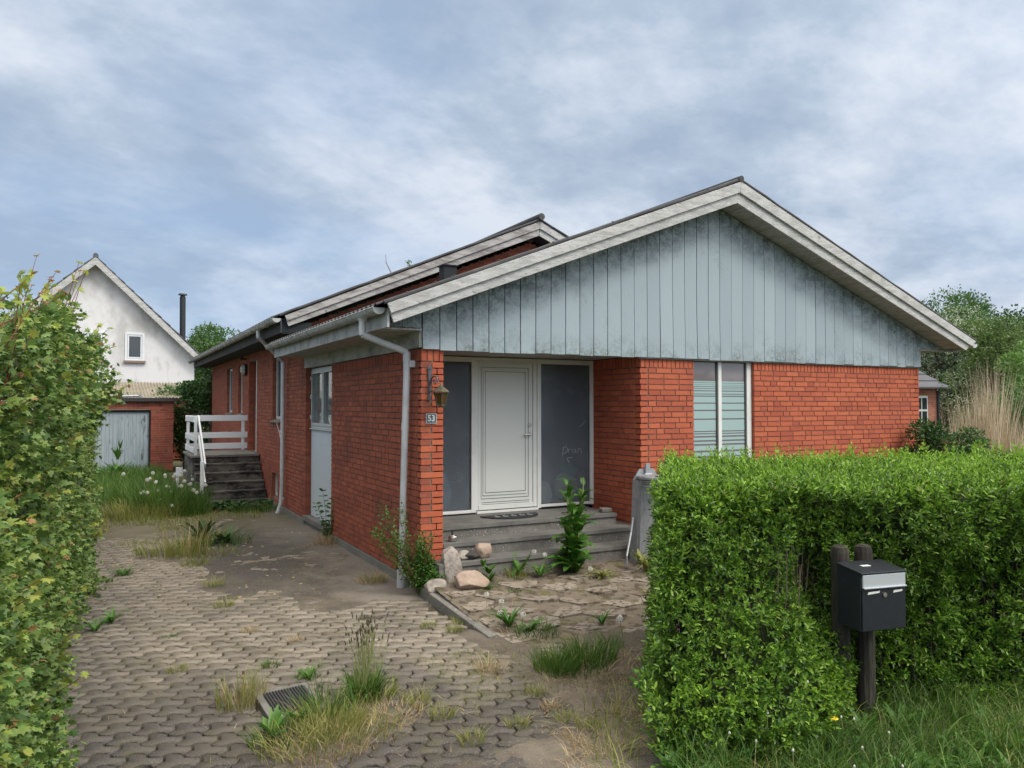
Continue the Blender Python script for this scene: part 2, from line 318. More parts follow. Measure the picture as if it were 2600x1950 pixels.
class MB:
    def __init__(s): s.v = []; s.f = []; s.m = []
    def poly(s, pts, m=0):
        b = len(s.v); s.v += [tuple(p) for p in pts]; s.f.append(tuple(range(b, b + len(pts)))); s.m.append(m)
    def hexa(s, p, m=0):      # p: 8 points, bottom 4 then top 4
        b = len(s.v); s.v += [tuple(q) for q in p]
        for f in ((3, 2, 1, 0), (4, 5, 6, 7), (0, 1, 5, 4), (1, 2, 6, 5), (2, 3, 7, 6), (3, 0, 4, 7)):
            s.f.append(tuple(b + i for i in f)); s.m.append(m)
    def box(s, x0, x1, y0, y1, z0, z1, m=0):
        s.hexa([(x0, y0, z0), (x1, y0, z0), (x1, y1, z0), (x0, y1, z0), (x0, y0, z1), (x1, y0, z1), (x1, y1, z1), (x0, y1, z1)], m)
    def obox(s, o, a, b, c, m=0):
        o, a, b, c = map(Vector, (o, a, b, c))
        s.hexa([o, o + a, o + a + b, o + b, o + c, o + a + c, o + a + b + c, o + b + c], m)
    def prism(s, pts, d, m=0):
        d = Vector(d); n = len(pts); b = len(s.v)
        s.v += [tuple(p) for p in pts] + [tuple(Vector(p) + d) for p in pts]
        s.f.append(tuple(range(b + n - 1, b - 1, -1))); s.f.append(tuple(range(b + n, b + 2 * n))); s.m += [m, m]
        for i in range(n):
            j = (i + 1) % n; s.f.append((b + i, b + j, b + n + j, b + n + i)); s.m.append(m)
    def tube(s, pts, r, n=8, m=0, cap=True):
        pts = [Vector(p) for p in pts]; k = len(pts)
        rs = r if isinstance(r, (list, tuple)) else [r] * k
        b = len(s.v); up = None
        for i in range(k):
            t = (pts[min(i + 1, k - 1)] - pts[max(i - 1, 0)])
            t = t.normalized() if t.length > 1e-9 else Vector((0, 0, 1))
            if up is None: up = t.orthogonal().normalized()
            up = (up - t * up.dot(t)); up = up.normalized() if up.length > 1e-6 else t.orthogonal().normalized()
            w = t.cross(up)
            for j in range(n):
                a = 2 * math.pi * j / n; s.v.append(tuple(pts[i] + (up * math.cos(a) + w * math.sin(a)) * rs[i]))
        for i in range(k - 1):
            for j in range(n):
                q = (j + 1) % n; s.f.append((b + i * n + j, b + i * n + q, b + (i + 1) * n + q, b + (i + 1) * n + j)); s.m.append(m)
        if cap:
            s.f.append(tuple(range(b + n - 1, b - 1, -1))); s.m.append(m)
            s.f.append(tuple(b + (k - 1) * n + j for j in range(n))); s.m.append(m)
    def lathe(s, c, prof, n=16, m=0, rot=0.):
        b = len(s.v); c = Vector(c)
        for r, z in prof:
            for j in range(n):
                a = 2 * math.pi * j / n + rot; s.v.append((c.x + r * math.cos(a), c.y + r * math.sin(a), c.z + z))
        for i in range(len(prof) - 1):
            for j in range(n):
                q = (j + 1) % n; s.f.append((b + i * n + j, b + i * n + q, b + (i + 1) * n + q, b + (i + 1) * n + j)); s.m.append(m)
        s.f.append(tuple(range(b + n - 1, b - 1, -1))); s.m.append(m)
        k = len(prof) - 1; s.f.append(tuple(b + k * n + j for j in range(n))); s.m.append(m)
    def build(s, name, mats, parent=None, loc=None, smooth=False, bevel=0):
        me = bpy.data.meshes.new(name)
        base = wl(parent) if parent is not None else Vector(loc or (0, 0, 0))
        me.from_pydata([(a - base.x, b - base.y, c - base.z) for a, b, c in s.v], [], s.f)
        mats = mats if isinstance(mats, (list, tuple)) else [mats]
        for m in mats: me.materials.append(m)
        me.polygons.foreach_set('material_index', s.m)
        if smooth: me.polygons.foreach_set('use_smooth', [True] * len(s.f))
        me.update()
        o = bpy.data.objects.new(name, me); COL.objects.link(o)
        if bevel:
            bv = o.modifiers.new('bevel', 'BEVEL'); bv.width = bevel; bv.segments = 2; bv.limit_method = 'ANGLE'; bv.angle_limit = R_(40)
        if parent is not None: o.parent = parent
        else: o.location = base; WL[o.name] = base
        return o
def copy_tree(o, parent=None, **lab):
    c = o.copy(); COL.objects.link(c)
    if parent is not None: c.parent = parent
    for k, v_ in lab.items(): c[k] = v_
    for ch in list(o.children): copy_tree(ch, c)
    return c

# ---- leaves
def unit(a): return a / np.maximum(np.linalg.norm(a, axis=-1, keepdims=True), 1e-9)
LEAF = {
 'privet': (np.array([(0, 0, 0), (-.17, .3, .05), (-.15, .7, .04), (0, 1, -.08), (.15, .7, .04), (.17, .3, .05)]), [np.array([(0, 3, 2, 1), (0, 5, 4, 3)])]),
 'oval': (np.array([(0, 0, 0), (-.26, .3, .06), (-.22, .72, .03), (0, 1, -.12), (.22, .72, .03), (.26, .3, .06)]), [np.array([(0, 3, 2, 1), (0, 5, 4, 3)])]),
 'quad': (np.array([(-.0, 0, 0), (-.35, .5, .08), (0, 1, 0), (.35, .5, .08)]), [np.array([(0, 1, 2), (0, 2, 3)])]),
 'maple': (np.array([(0, 0, 0), (-.22, -.06, -.02), (-.50, .12, -.08), (-.30, .30, 0), (-.46, .62, -.06), (-.17, .60, .02), (0, 1.0, -.12), (.17, .60, .02), (.46, .62, -.06), (.30, .30, 0), (.50, .12, -.08), (.22, -.06, -.02), (0, .38, .05)]),
           [np.array([(12, i + 1, i) for i in range(0, 11)] + [(12, 0, 11)])]),
}
def leaves(P, D, size, kind='oval', upb=1.0):
    """P positions, D directions of the leaf's length, random roll biased to face up"""
    n = len(P); T, F = LEAF[kind]
    D = unit(D); up = np.tile([0, 0, 1.], (n, 1)) * upb + rng.normal(0, .55, (n, 3))
    X = unit(np.cross(D, up)); Z = np.cross(X, D)
    size = np.broadcast_to(size, (n,))
    V = (T[None, :, 0, None] * X[:, None, :] + T[None, :, 1, None] * D[:, None, :] + T[None, :, 2, None] * Z[:, None, :]) * size[:, None, None] + P[:, None, :]
    k = len(T); off = (np.arange(n) * k)
    FF = [(f[None] + off[:, None, None]).reshape(-1, f.shape[1]) for f in F]
    return V.reshape(-1, 3), FF, k
def merge(parts):
    """parts: (V, FF, matindex)"""
    Vs = []; fs = {}; off = 0
    for V, FF, mi in parts:
        Vs.append(V)
        for f in FF:
            fs.setdefault(f.shape[1], []).append((f + off, np.full(len(f), mi)))
        off += len(V)
    F = []; MI = []
    for k, lst in fs.items():
        F.append(np.concatenate([a for a, b in lst])); MI.append(np.concatenate([b for a, b in lst]))
    return np.concatenate(Vs), F, np.concatenate(MI)
def blades(P, h, lean, w=.006, bend=.5, seg=3):
    """grass blades: P (n,3) roots, h (n,), lean (n,2) horizontal lean vectors"""
    n = len(P); ts = np.linspace(0, 1, seg + 1)
    az = rng.uniform(0, 2 * np.pi, n); side = np.stack([np.cos(az), np.sin(az), np.zeros(n)], 1)
    V = []
    for t in ts:
        c = P + np.stack([lean[:, 0] * t ** 1.7, lean[:, 1] * t ** 1.7, h * (t - bend * .35 * t ** 3)], 1)
        ww = (w * (1 - t ** 1.6) + .0008) if np.isscalar(w) else (w[:, None] * (1 - t ** 1.6) + .0008)
        V += [c - side * ww * .5, c + side * ww * .5]
    V = np.stack(V, 1); k = 2 * (seg + 1); off = np.arange(n) * k
    f = np.array([(2 * i, 2 * i + 1, 2 * i + 3, 2 * i + 2) for i in range(seg)])
    return V.reshape(-1, 3), [(f[None] + off[:, None, None]).reshape(-1, 4)]
def tuft(x, y, z, r, h, n, w=.006, spread=.5):
    a = rng.uniform(0, 6.283, n); q = r * np.sqrt(rng.uniform(0, 1, n))
    P = np.stack([x + q * np.cos(a), y + q * np.sin(a), np.full(n, z)], 1)
    hh = h * rng.uniform(.45, 1.05, n)
    b = a + rng.normal(0, .8, n); m = hh * spread * rng.uniform(.2, 1.2, n)
    return blades(P, hh, np.stack([m * np.cos(b), m * np.sin(b)], 1), w=rng.uniform(.6, 1.3, n) * w, bend=.6)
def fnoise(x, y, s=1., seed=0.):
    return mnoise.noise(Vector((x * s + seed, y * s - seed * .7, seed * 1.3)))

# ---- bricks
CH = 2.44 / 36.
def bricks(parent, name, org, ud, nd, length, z0, z1, opens=(), soldier=None, par=0, corner0=False, corner1=False, mats=None, lim=None, seed=1, mort=True, depth=.108, zb=0.0, head=.25):
    """brick skin: org base corner (z ignored), ud along, nd outward; lim(z) -> (u0,u1) allowed; par = which courses start at the corner"""
    rd = random.Random(seed); ud = Vector(ud); nd = Vector(nd); org = Vector((org[0], org[1], 0))
    mats = mats or (MT['brick'], MT['mortar'])
    mb = MB(); J = .006
    def put(u0, u1, za, zc):
        if u1 - u0 < .02: return
        o = .0; j = lambda: rd.uniform(-.0012, .0012)
        pr = rd.uniform(-.0015, .0015)
        pts = []
        for z in (za + j() + J, zc + j() - J):
            for (u_, nn_) in ((u0 + J, 0), (u1 - J, 0), (u1 - J, -depth), (u0 + J, -depth)):
                q = org + ud * (u_ + (j() if nn_ == 0 else 0)) + nd * (nn_ + (pr if nn_ == 0 else 0)); pts.append((q.x, q.y, z))
        mb.hexa(pts)
    def spans(a, b, za, zc):
        sp = [(a, b)]
        for (o0, o1, p0, p1) in opens:
            if zc > p0 + .01 and za < p1 - .01:
                ns = []
                for s0, s1 in sp:
                    if o1 <= s0 or o0 >= s1: ns.append((s0, s1)); continue
                    if o0 > s0: ns.append((s0, o0))
                    if o1 < s1: ns.append((o1, s1))
                sp = ns
        return sp
    nco = int(round((z1 - z0) / CH)); ztop = z1
    c = 0; z = z0
    while z < z1 - .02:
        zc = min(z + CH, z1)
        sold = soldier and z > z1 - 2.2 * CH and z1 - z0 > .5
        if sold: zc = z1
        a = (.120 if (corner0 and (c + par) % 2) else 0.0); b = length - (.120 if (corner1 and (c + par) % 2) else 0.0)
        if lim:
            l0, l1 = lim((z + zc) / 2); a = max(a, l0); b = min(b, l1)
        for s0, s1 in spans(a, b, z, zc):
            uu = s0
            if sold:
                while uu < s1 - .01:
                    w = min(CH, s1 - uu); put(uu, uu + w, z, zc); uu += w
            else:
                first = True
                while uu < s1 - .001:
                    if first: w = [.12, .24, .18][(c + int(s0 * 7)) % 3] if rd.random() < .8 else .12
                    else: w = .12 if rd.random() < head else .24
                    first = False
                    if s1 - (uu + w) < .05: w = s1 - uu
                    put(uu, uu + w, z, zc); uu += w
        z = zc; c += 1
    if mort:
        us = sorted({0.0, length, *[o[0] for o in opens], *[o[1] for o in opens]}); us = [q for q in us if 0 <= q <= length]
        zs = sorted({z0, z1, *[o[2] for o in opens], *[o[3] for o in opens]}); zs = [q for q in zs if z0 <= q <= z1]
        if lim:
            n = 24; zz = [z0 + (z1 - z0) * i / n for i in range(n + 1)]
            lo = [lim(q)[0] for q in zz]; hi = [lim(q)[1] for q in zz]
            pts = [org + ud * lo[i] + nd * -.009 + Vector((0, 0, zz[i])) for i in range(n + 1)] + [org + ud * hi[i] + nd * -.009 + Vector((0, 0, zz[i])) for i in range(n, -1, -1)]
            mb.prism(pts, nd * -(depth - .012), 1)
        else:
            for i in range(len(us) - 1):
                for k in range(len(zs) - 1):
                    um, zm = (us[i] + us[i + 1]) / 2, (zs[k] + zs[k + 1]) / 2
                    if any(o[0] < um < o[1] and o[2] < zm < o[3] for o in opens): continue
                    e0 = .009 if (i > 0 or True) else 0; 
                    ua = us[i] + (.009 if any(abs(us[i] - o[1]) < 1e-6 and o[2] < zm < o[3] for o in opens) or i == 0 else 0)
                    ub = us[i + 1] - (.009 if any(abs(us[i + 1] - o[0]) < 1e-6 and o[2] < zm < o[3] for o in opens) or i == len(us) - 2 else 0)
                    za = zs[k] + (.009 if any(abs(zs[k] - o[3]) < 1e-6 and o[0] < um < o[1] for o in opens) else 0)
                    zc = zs[k + 1] - (.009 if any(abs(zs[k + 1] - o[2]) < 1e-6 and o[0] < um < o[1] for o in opens) else 0)
                    q = org + ud * ua + nd * -.009; mb.obox((q.x, q.y, za), ud * (ub - ua), nd * -(depth - .012), (0, 0, zc - za), 1)
    return mb.build(name, list(mats), parent)

def frame(mb, x0, x1, z0, z1, y, w, t, ax='y', m=0):
    """rectangular frame in plane; y is the outer face, t thickness inward"""
    if ax == 'y':
        mb.box(x0, x0 + w, y, y + t, z0, z1, m); mb.box(x1 - w, x1, y, y + t, z0, z1, m)
        mb.box(x0 + w, x1 - w, y, y + t, z0, z0 + w, m); mb.box(x0 + w, x1 - w, y, y + t, z1 - w, z1, m)
    else:
        mb.box(y, y + t, x0, x0 + w, z0, z1, m); mb.box(y, y + t, x1 - w, x1, z0, z1, m)
        mb.box(y, y + t, x0 + w, x1 - w, z0, z0 + w, m); mb.box(y, y + t, x0 + w, x1 - w, z1 - w, z1, m)

# ================================================================== THE SETTING
g = MB(); 
def gz(x, y): return -.13
g.poly([(-400, -200, -.16), (400, -200, -.16), (400, 700, -.16), (-400, 700, -.16)])
tag(g.build('ground', MT['ground']), kind='structure')

RD = Vector((math.cos(YAW), -math.sin(YAW), 0)); GD = Vector((math.sin(YAW), math.cos(YAW), 0))
def lf(l, f): return (CAM.x + RD.x * l + GD.x * f, CAM.y + RD.y * l + GD.y * f)

# pavers: interlocking axe-shaped stones, each a bevelled block
def in_drive(x, y):
    if x < -4.3 or y < -7.4 or y > 9.5: return False
    if y > -1.72: return x < -.14 if y > .0 else x < -.13
    return x < 3.0 and (x - .5) * .47 + (y + 3.0) * .88 < 1.6
PL, PW, HA = .205, .136, .020
def paver_outline(sh):
    q = PL / 4; a = HA; w = PW / 2; c = .026
    pts = [(0, -w), (.09 * PL, -w - a), (.41 * PL, -w - a), (.59 * PL, -w + a), (.91 * PL, -w + a), (PL, -w), (PL + c, 0), (PL, w), (.91 * PL, w - a), (.59 * PL, w - a), (.41 * PL, w + a), (.09 * PL, w + a), (0, w), (c, 0)]
    return pts
Vp = []; Fq = []; Fn = []; off = 0
r_ = random.Random(3)
OL = paver_outline(0); npo = len(OL); cx_ = PL / 2
row = 0
for k in range(-20, 130):
    for i in range(-40, 60):
        l0 = i * PL + (k % 2) * PL / 2 + .02 * math.sin(k * .3); f0 = k * PW
        x, y = lf(l0 + PL / 2, f0 + .6)
        if not in_drive(x, y): continue
        if r_.random() < .003: continue
        dz = r_.uniform(-.003, .003) + .012 * fnoise(x, y, .6, 5); tx, ty = r_.uniform(-.014, .014), r_.uniform(-.014, .014)
        rot = r_.uniform(-.015, .015); jl, jf = r_.uniform(-.002, .002), r_.uniform(-.002, .002)
        for (ins, zz) in ((0.0108, 0.0), (.0092, -.004), (.008, -.05)):
            for (a, b) in OL:
                ca, cb = a - cx_ - .005, b
                rr = math.hypot(ca, cb); s_ = (rr - ins) / rr
                ca *= s_; cb *= s_
                if zz == 0: ca += r_.uniform(-.0012, .0012); cb += r_.uniform(-.0012, .0012)
                la = ca - cb * rot + l0 + cx_ + jl; fa = cb + ca * rot + f0 + .6 + jf
                X, Y = lf(la, fa); Vp.append((X, Y, -.10 + zz + dz + ca * tx + cb * ty))
        Fn.append(tuple(off + j for j in range(npo)))
        for lv in range(2):
            for j in range(npo):
                q = (j + 1) % npo
                Fq.append((off + lv * npo + q, off + lv * npo + j, off + (lv + 1) * npo + j, off + (lv + 1) * npo + q))
        off += 3 * npo
tag(mesh_np('driveway_paving', Vp, [np.array(Fn), np.array(Fq)], MT['paver']), kind='structure')
jb = MB(); jb.poly([(-4.6, -7.6, -.128), (3.4, -7.6, -.128), (3.4, -1.5, -.128), (.0, -1.5, -.128), (.0, 10.2, -.128), (-4.6, 10.2, -.128)])
tag(jb.build('paving_bed', MT['joint']), kind='structure')

def sstep(a, b, x):
    t = min(1, max(0, (x - a) / (b - a))); return t * t * (3 - 2 * t)
def sheet(name, x0, x1, y0, y1, st, zf, m, keep=None, kind='structure'):
    nx, ny = int((x1 - x0) / st) + 1, int((y1 - y0) / st) + 1
    V = [(x0 + i * st, y0 + j * st, zf(x0 + i * st, y0 + j * st)) for j in range(ny) for i in range(nx)]
    F = [(j * nx + i, j * nx + i + 1, (j + 1) * nx + i + 1, (j + 1) * nx + i) for j in range(ny - 1) for i in range(nx - 1)
         if keep is None or keep(x0 + (i + .5) * st, y0 + (j + .5) * st)]
    return tag(mesh_np(name, V, [np.array(F)], m, smooth=True), kind=kind)
blobs = [(-1.75, -3.0, .55, 1), (-1.45, -2.7, .35, .8), (-2.1, -2.35, .25, .6), (.35, -2.9, .8, 1), (.9, -2.2, .7, 1), (-.1, -3.6, .5, .9), (-.3, -1.9, .3, .5), (-2.0, 3.6, .9, .8), (-1.9, 3.2, .8, .7),
         (-.45, -3.95, .5, .8), (.1, -1.7, .35, .9), (-1.2, -3.9, .5, .7), (-2.6, -1.8, .22, .7), (.05, -1.72, .42, 1.1), (.7, -1.75, .5, 1.1), (.6, -3.6, .8, 1)]
def dirt_z(x, y):
    m = sstep(-1.75 + .35 * fnoise(x, y, .9, 2), -.95, x) * sstep(-1.0, .2, y + .6 * fnoise(x, y, 1.1, 9)) * 1.15
    m = max(m, sstep(4.2, 6.2, y + 1.2 * fnoise(x, y, .7, 4)) * 1.1)
    m = max(m, sstep(-2.75, -3.1, x + .2 * fnoise(x, y, 1.5, 7)) * .8)
    dx, dy = (x + 1.15) / 1.0, (y - 2.5) / 2.2
    m = max(m, 1.1 * sstep(1.35, .7, math.hypot(dx, dy) + .35 * fnoise(x, y, 1.3, 3)))
    for bx, by, br, bs in blobs:
        d = math.hypot(x - bx, y - by) / br + .5 * fnoise(x, y, 2.2, 1)
        m = max(m, bs * sstep(1.25, .55, d))
    m = max(m, sstep(.5, 1.1, x) * 1.0 if y < -1.8 else 0)
    return -.1235 + .028 * m + .010 * fnoise(x, y, 4, 1) + .007 * fnoise(x, y, 11, 8)
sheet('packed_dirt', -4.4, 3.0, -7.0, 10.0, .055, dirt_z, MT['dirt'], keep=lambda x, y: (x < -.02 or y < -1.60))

# yard in front of the entrance: raised, mossy hexagonal slabs held by a kerb
def yard_z(x, y):
    return -.10 + .13 * sstep(-2.0, -.1, y) + .02 * sstep(1.0, 2.5, x)
r_ = random.Random(11); hb = MB(); HR = .235
for j in range(0, 9):
    for i in range(0, 9):
        x = .16 + i * HR * 1.5; y = -2.15 + j * HR * 1.732 + (i % 2) * HR * .866
        if x > 3.4 or y > -.45 or x < .1: continue
        if y < -1.9 + .3 * x * 0 : continue
        zt = yard_z(x, y) + .008 + r_.uniform(-.008, .006); a0 = r_.uniform(-.04, .04); pts = []
        tx, ty = r_.uniform(-.03, .03), r_.uniform(-.03, .03)
        for k in range(6):
            for e in (0, .5):
                a = (k + e) * math.pi / 3 + a0; rr = (HR - .008) * (1 if e == 0 else .873) * (1 + r_.uniform(-.03, .015))
                px, py = max(.045, x + rr * math.cos(a)), y + rr * math.sin(a); pts.append((px, py, zt - .05))
        b = len(hb.v)
        hb.prism(pts, (0, 0, .05))
        for q in range(b + 12, b + 24):
            vx, vy, vz = hb.v[q]; hb.v[q] = (vx, vy, vz + (vx - x) * tx + (vy - y) * ty)
tag(hb.build('yard_slabs', MT['slab']), kind='structure')
def yard_soil_z(x, y):
    return yard_z(x, y) - .07 * sstep(-1.95, -2.3, y) - .05 * sstep(.14, .02, x) * sstep(-1.55, -1.75, y) + .006 + .012 * fnoise(x, y, 4, 2) + .010 * fnoise(x, y, 11, 6) + .03 * sstep(-.55, -.2, y)
sheet('yard_soil', .0, 3.9, -2.43, .4, .045, yard_soil_z, MT['yard_soil'])
sheet('garden_soil', 3.85, 14.0, -4.5, .4, .25, lambda x, y: -.06 + .05 * fnoise(x, y, 1, 2), MT['ground'])
kb = MB(); kb.hexa([(-.055, -1.70, -.18), (.030, -1.70, -.18), (.030, -.02, -.18), (-.055, -.02, -.18), (-.055, -1.70, -.082), (.030, -1.70, -.080), (.030, -.02, .020), (-.055, -.02, .012)])
o = kb.build('yard_kerb', MT['concrete'], bevel=.008); tag(o, kind='structure')

# ================================================================== THE HOUSE
H = thing('brick_house', 'single storey red brick house with blue grey boarded gable and white bargeboards', 'house', (0, 0, 0))
# --- front walls
bricks(H, 'wall', (0, 0), (1, 0, 0), (0, -1, 0), .256, 0, 2.44, soldier=1, corner0=True, par=0, seed=2, head=.5)
bricks(H, 'wall', (2.84, 0), (1, 0, 0), (0, -1, 0), 5.33, 0, 2.44, opens=[(.842, 1.874, .45, 2.44)], soldier=1, corner0=True, par=0, seed=3)
bricks(H, 'wall', (2.84, 1.06), (0, -1, 0), (-1, 0, 0), 1.06, 0, 2.44, soldier=1, corner1=True, par=1, seed=4, mats=(MT['brick'], MT['mortar']))
bricks(H, 'wall', (.256, 0), (0, 1, 0), (1, 0, 0), 1.06, 0, 2.44, corner0=True, par=1, seed=5)
# --- side walls
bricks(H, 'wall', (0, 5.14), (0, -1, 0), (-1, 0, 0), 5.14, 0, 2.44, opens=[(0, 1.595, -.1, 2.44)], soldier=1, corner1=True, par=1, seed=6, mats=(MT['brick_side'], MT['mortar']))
SO = [(1.93, 2.79, 1.57, 2.80), (4.56, 5.56, .83, 2.82), (6.46, 7.10, 1.65, 2.78), (8.10, 9.05, 1.65, 2.80), (2.24, 2.79, .09, .54)]
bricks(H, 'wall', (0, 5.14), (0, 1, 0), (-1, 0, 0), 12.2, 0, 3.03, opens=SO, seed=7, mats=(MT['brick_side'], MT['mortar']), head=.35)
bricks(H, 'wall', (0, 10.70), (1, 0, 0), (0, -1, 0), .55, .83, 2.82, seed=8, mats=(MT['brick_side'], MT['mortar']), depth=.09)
bricks(H, 'wall', (8.17, 0), (0, 1, 0), (1, 0, 0), 17.34, 0, 2.44, corner0=True, par=1, seed=9)
bricks(H, 'wall', (8.17, 17.34), (-1, 0, 0), (0, 1, 0), 8.17, 0, 2.98, corner0=True, par=1, seed=19)
# rear gable above the lower roof, dark brick
bricks(H, 'wall', (0, 5.14), (1, 0, 0), (0, -1, 0), 8.4, 2.60, 4.98, seed=10, mats=(MT['brick_side'], MT['mortar']), depth=.1,
       lim=lambda z: (max(0, (z - 3.16) / .42), min(8.4, 8.4 - (z - 3.16) / .42)))
# plinth
pb = MB(); pb.box(-.016, .10, .0, 3.52, -.3, -.004); pb.box(-.016, .10, 5.16, 17.36, -.3, -.004); pb.box(.0, .10, 3.52, 5.16, -.3, -.02)
pb.box(2.86, 8.18, -.012, .1, -.3, -.004); pb.box(.02, .25, -.008, .1, -.3, -.004); pb.box(8.09, 8.186, .12, 17.3, -.3, -.004)
pb.build('plinth', MT['plinth'], H)
# --- gable cladding
def clad_top(x):
    return 2.816 + x * .385 if x < 4.09 else 4.391 - (x - 4.09) * .3627
cb = MB(); r_ = random.Random(5); x = 0.0
cb.prism([(0.01, -.010, 2.45), (8.16, -.010, 2.45), (8.16, -.010, clad_top(8.16) + .02), (4.09, -.010, 4.41), (.01, -.010, clad_top(.01) + .02)], (0, .08, 0), 1)
k = 0
while x < 8.165:
    w = .195 + r_.uniform(-.004, .004)
    x1 = min(x + w, 8.175); g0 = .0055 + r_.uniform(0, .002)
    n = 9; bot = 2.425 + r_.uniform(-.006, .010); lft = []; rgt = []
    ph = r_.uniform(0, 6)
    am = .004 if 3.0 < x < 6.4 else .0012
    for i in range(n + 1):
        t = i / n; zl = bot + (clad_top(x + g0) - bot) * t; zr = bot + r_.uniform(-.001, .001) + (clad_top(x1) - bot) * t
        wv = am * math.sin(3.2 * zl + k * .35) * 2 * (1 - t)
        lft.append((x + g0 + wv, zl)); rgt.append((x1 - g0 + am * math.sin(3.2 * zr + (k + 1) * .35) * 2 * (1 - t), zr))
    yl, yr = -.031 - r_.uniform(0, .002), -.036 - r_.uniform(0, .003)
    if x < 4.09 < x1: pass
    b = len(cb.v)
    for i in range(n + 1):
        for (px, pz), yy in ((lft[i], yl), (rgt[i], yr)):
            cb.v.append((px, yy, pz)); cb.v.append((px, -.012, pz))
    for i in range(n):
        a = b + i * 4; c = a + 4
        for f in ((a, a + 2, c + 2, c), (a + 1, a, c, c + 1), (a + 2, a + 3, c + 3, c + 2)): cb.f.append(f); cb.m.append(0)
    cb.f.append((b, b + 1, b + 3, b + 2)); cb.m.append(0)
    x = x1; k += 1
for (xa, xb) in ((-.215, -.008), (-.40, -.220)):
    cb.prism([(xa, -.031, 2.648), (xb, -.031, 2.648), (xb, -.031, clad_top(xb) + .004), (xa, -.031, clad_top(xa) + .004)], (0, .02, 0))
for (xa, xb) in ((8.180, 8.37), (8.376, 8.57), (8.576, 8.72)):
    cb.prism([(xa, -.031, 2.705), (xb, -.031, 2.705), (xb, -.031, clad_top(xb) + .004), (xa, -.031, clad_top(xa) + .004)], (0, .02, 0))
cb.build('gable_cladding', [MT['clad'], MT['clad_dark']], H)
tb = MB(); tb.box(2.80, 8.16, -.028, -.012, 2.412, 2.430); tb.build('cladding_trim', MT['groove'], H)
# --- bargeboards (two boards each side), front
def barge2(name, pts, y, m, parent):
    ob, ot, rt, rb = [Vector((p[0], 0, p[1])) for p in pts]
    sgn = 1 if rt.x > ot.x else -1; mid0 = ob.lerp(ot, .48); mid1 = rb.lerp(rt, .48)
    for (a0, a1, b0, b1, y0, y1) in ((mid0, ot, mid1, rt, y - .034, y - .006), (ob, mid0 + Vector((0, 0, .012)), rb, mid1 + Vector((0, 0, .012)), y - .004, y + .026)):
        mb = MB(); e = [a0, b0, b1, a1]
        mb.prism([(q.x, y0, q.z) for q in (e if sgn > 0 else e[::-1])], (0, y1 - y0, 0))
        mb.build(name, m, parent, bevel=.004)
barge2('bargeboard', [(-.424, 2.653), (-.50, 2.835), (4.128, 4.655), (4.088, 4.385)], -.36, MT['fascia'], H)
barge2('bargeboard', [(8.785, 2.687), (9.00, 2.83), (4.130, 4.655), (4.090, 4.385)], -.36, MT['fascia'], H)
# verge soffits: boards running wall to bargeboard, cracked paint
sb_ = MB(); r_ = random.Random(9)
def soff(xa, xb, zf, y0=-.335, y1=-.012, step=.11):
    x = xa; d = 1 if xb > xa else -1
    while (xb - x) * d > .01:
        x2 = x + d * min(step, abs(xb - x)); g_ = .0025 * d
        xs = sorted((x + g_, x2 - g_)); z0, z1 = zf(xs[0]), zf(xs[1]); j = r_.uniform(-.003, .003)
        sb_.hexa([(xs[0], y0, z0 + j), (xs[1], y0, z1 + j), (xs[1], y1, z1 + j), (xs[0], y1, z0 + j), (xs[0], y0, z0 + .02), (xs[1], y0, z1 + .02), (xs[1], y1, z1 + .02), (xs[0], y1, z0 + .02)])
        x = x2
soff(-.40, 4.085, lambda x: 2.672 + (x + .424) * .385)
soff(8.74, 4.095, lambda x: 2.705 + (8.785 - x) * .3627)
sb_.build('verge_soffit', MT['soffit'], H)
es = MB(); 
for i in range(4): es.box(-.452 + i * .113, -.452 + (i + 1) * .113 - .004, -.035, 5.12, 2.622, 2.640)
for i in range(5): es.box(8.18 + i * .12, 8.18 + (i + 1) * .12 - .004, -.035, 17.5, 2.685, 2.703)
es.build('eaves_soffit', MT['soffit'], H)
ef = MB(); ef.box(-.478, -.456, -.325, 5.3, 2.612, 2.80); ef.build('eaves_fascia', MT['gutter'], H)
ef = MB(); ef.box(8.80, 8.82, -.325, 17.5, 2.69, 2.80); ef.build('eaves_fascia', MT['gutter'], H)
bm_ = MB(); bm_.box(-.022, .10, .0, 5.16, 2.448, 2.655); bm_.build('beam', MT['beam'], H, bevel=.004)
# --- corrugated roofs
def corr(mb, x0, z0, x1, z1, y0, y1, amp=.016, wl_=.146, th=.05, n=2):
    ny = int((y1 - y0) / (wl_ / 6)); b = len(mb.v); nx = n
    for j in range(ny + 1):
        y = y0 + (y1 - y0) * j / ny; dz = amp * math.sin(2 * math.pi * (y - y0) / wl_)
        for i in range(nx + 1):
            t = i / nx; X, Z_ = x0 + (x1 - x0) * t, z0 + (z1 - z0) * t
            mb.v.append((X, y, Z_ + dz)); mb.v.append((X, y, Z_ + dz - .009))
    w = 2 * (nx + 1)
    for j in range(ny):
        for i in range(nx):
            a = b + j * w + 2 * i
            mb.f.append((a, a + 2, a + w + 2, a + w)); mb.f.append((a + 1, a + w + 1, a + w + 3, a + 3)); mb.m += [0, 0]
        a = b + j * w; mb.f.append((a, a + w, a + w + 1, a + 1)); mb.m.append(0)
        a += w - 2; mb.f.append((a, a + 1, a + w + 1, a + w)); mb.m.append(0)
    for jj in (0, ny):
        for i in range(nx):
            a = b + jj * w + 2 * i; mb.f.append((a, a + 1, a + 3, a + 2)); mb.m.append(0)
rb_ = MB(); corr(rb_, -.60, 2.825, 4.13, 4.675, -.36, 5.12); corr(rb_, 9.10, 2.820, 4.13, 4.675, -.36, 5.12)
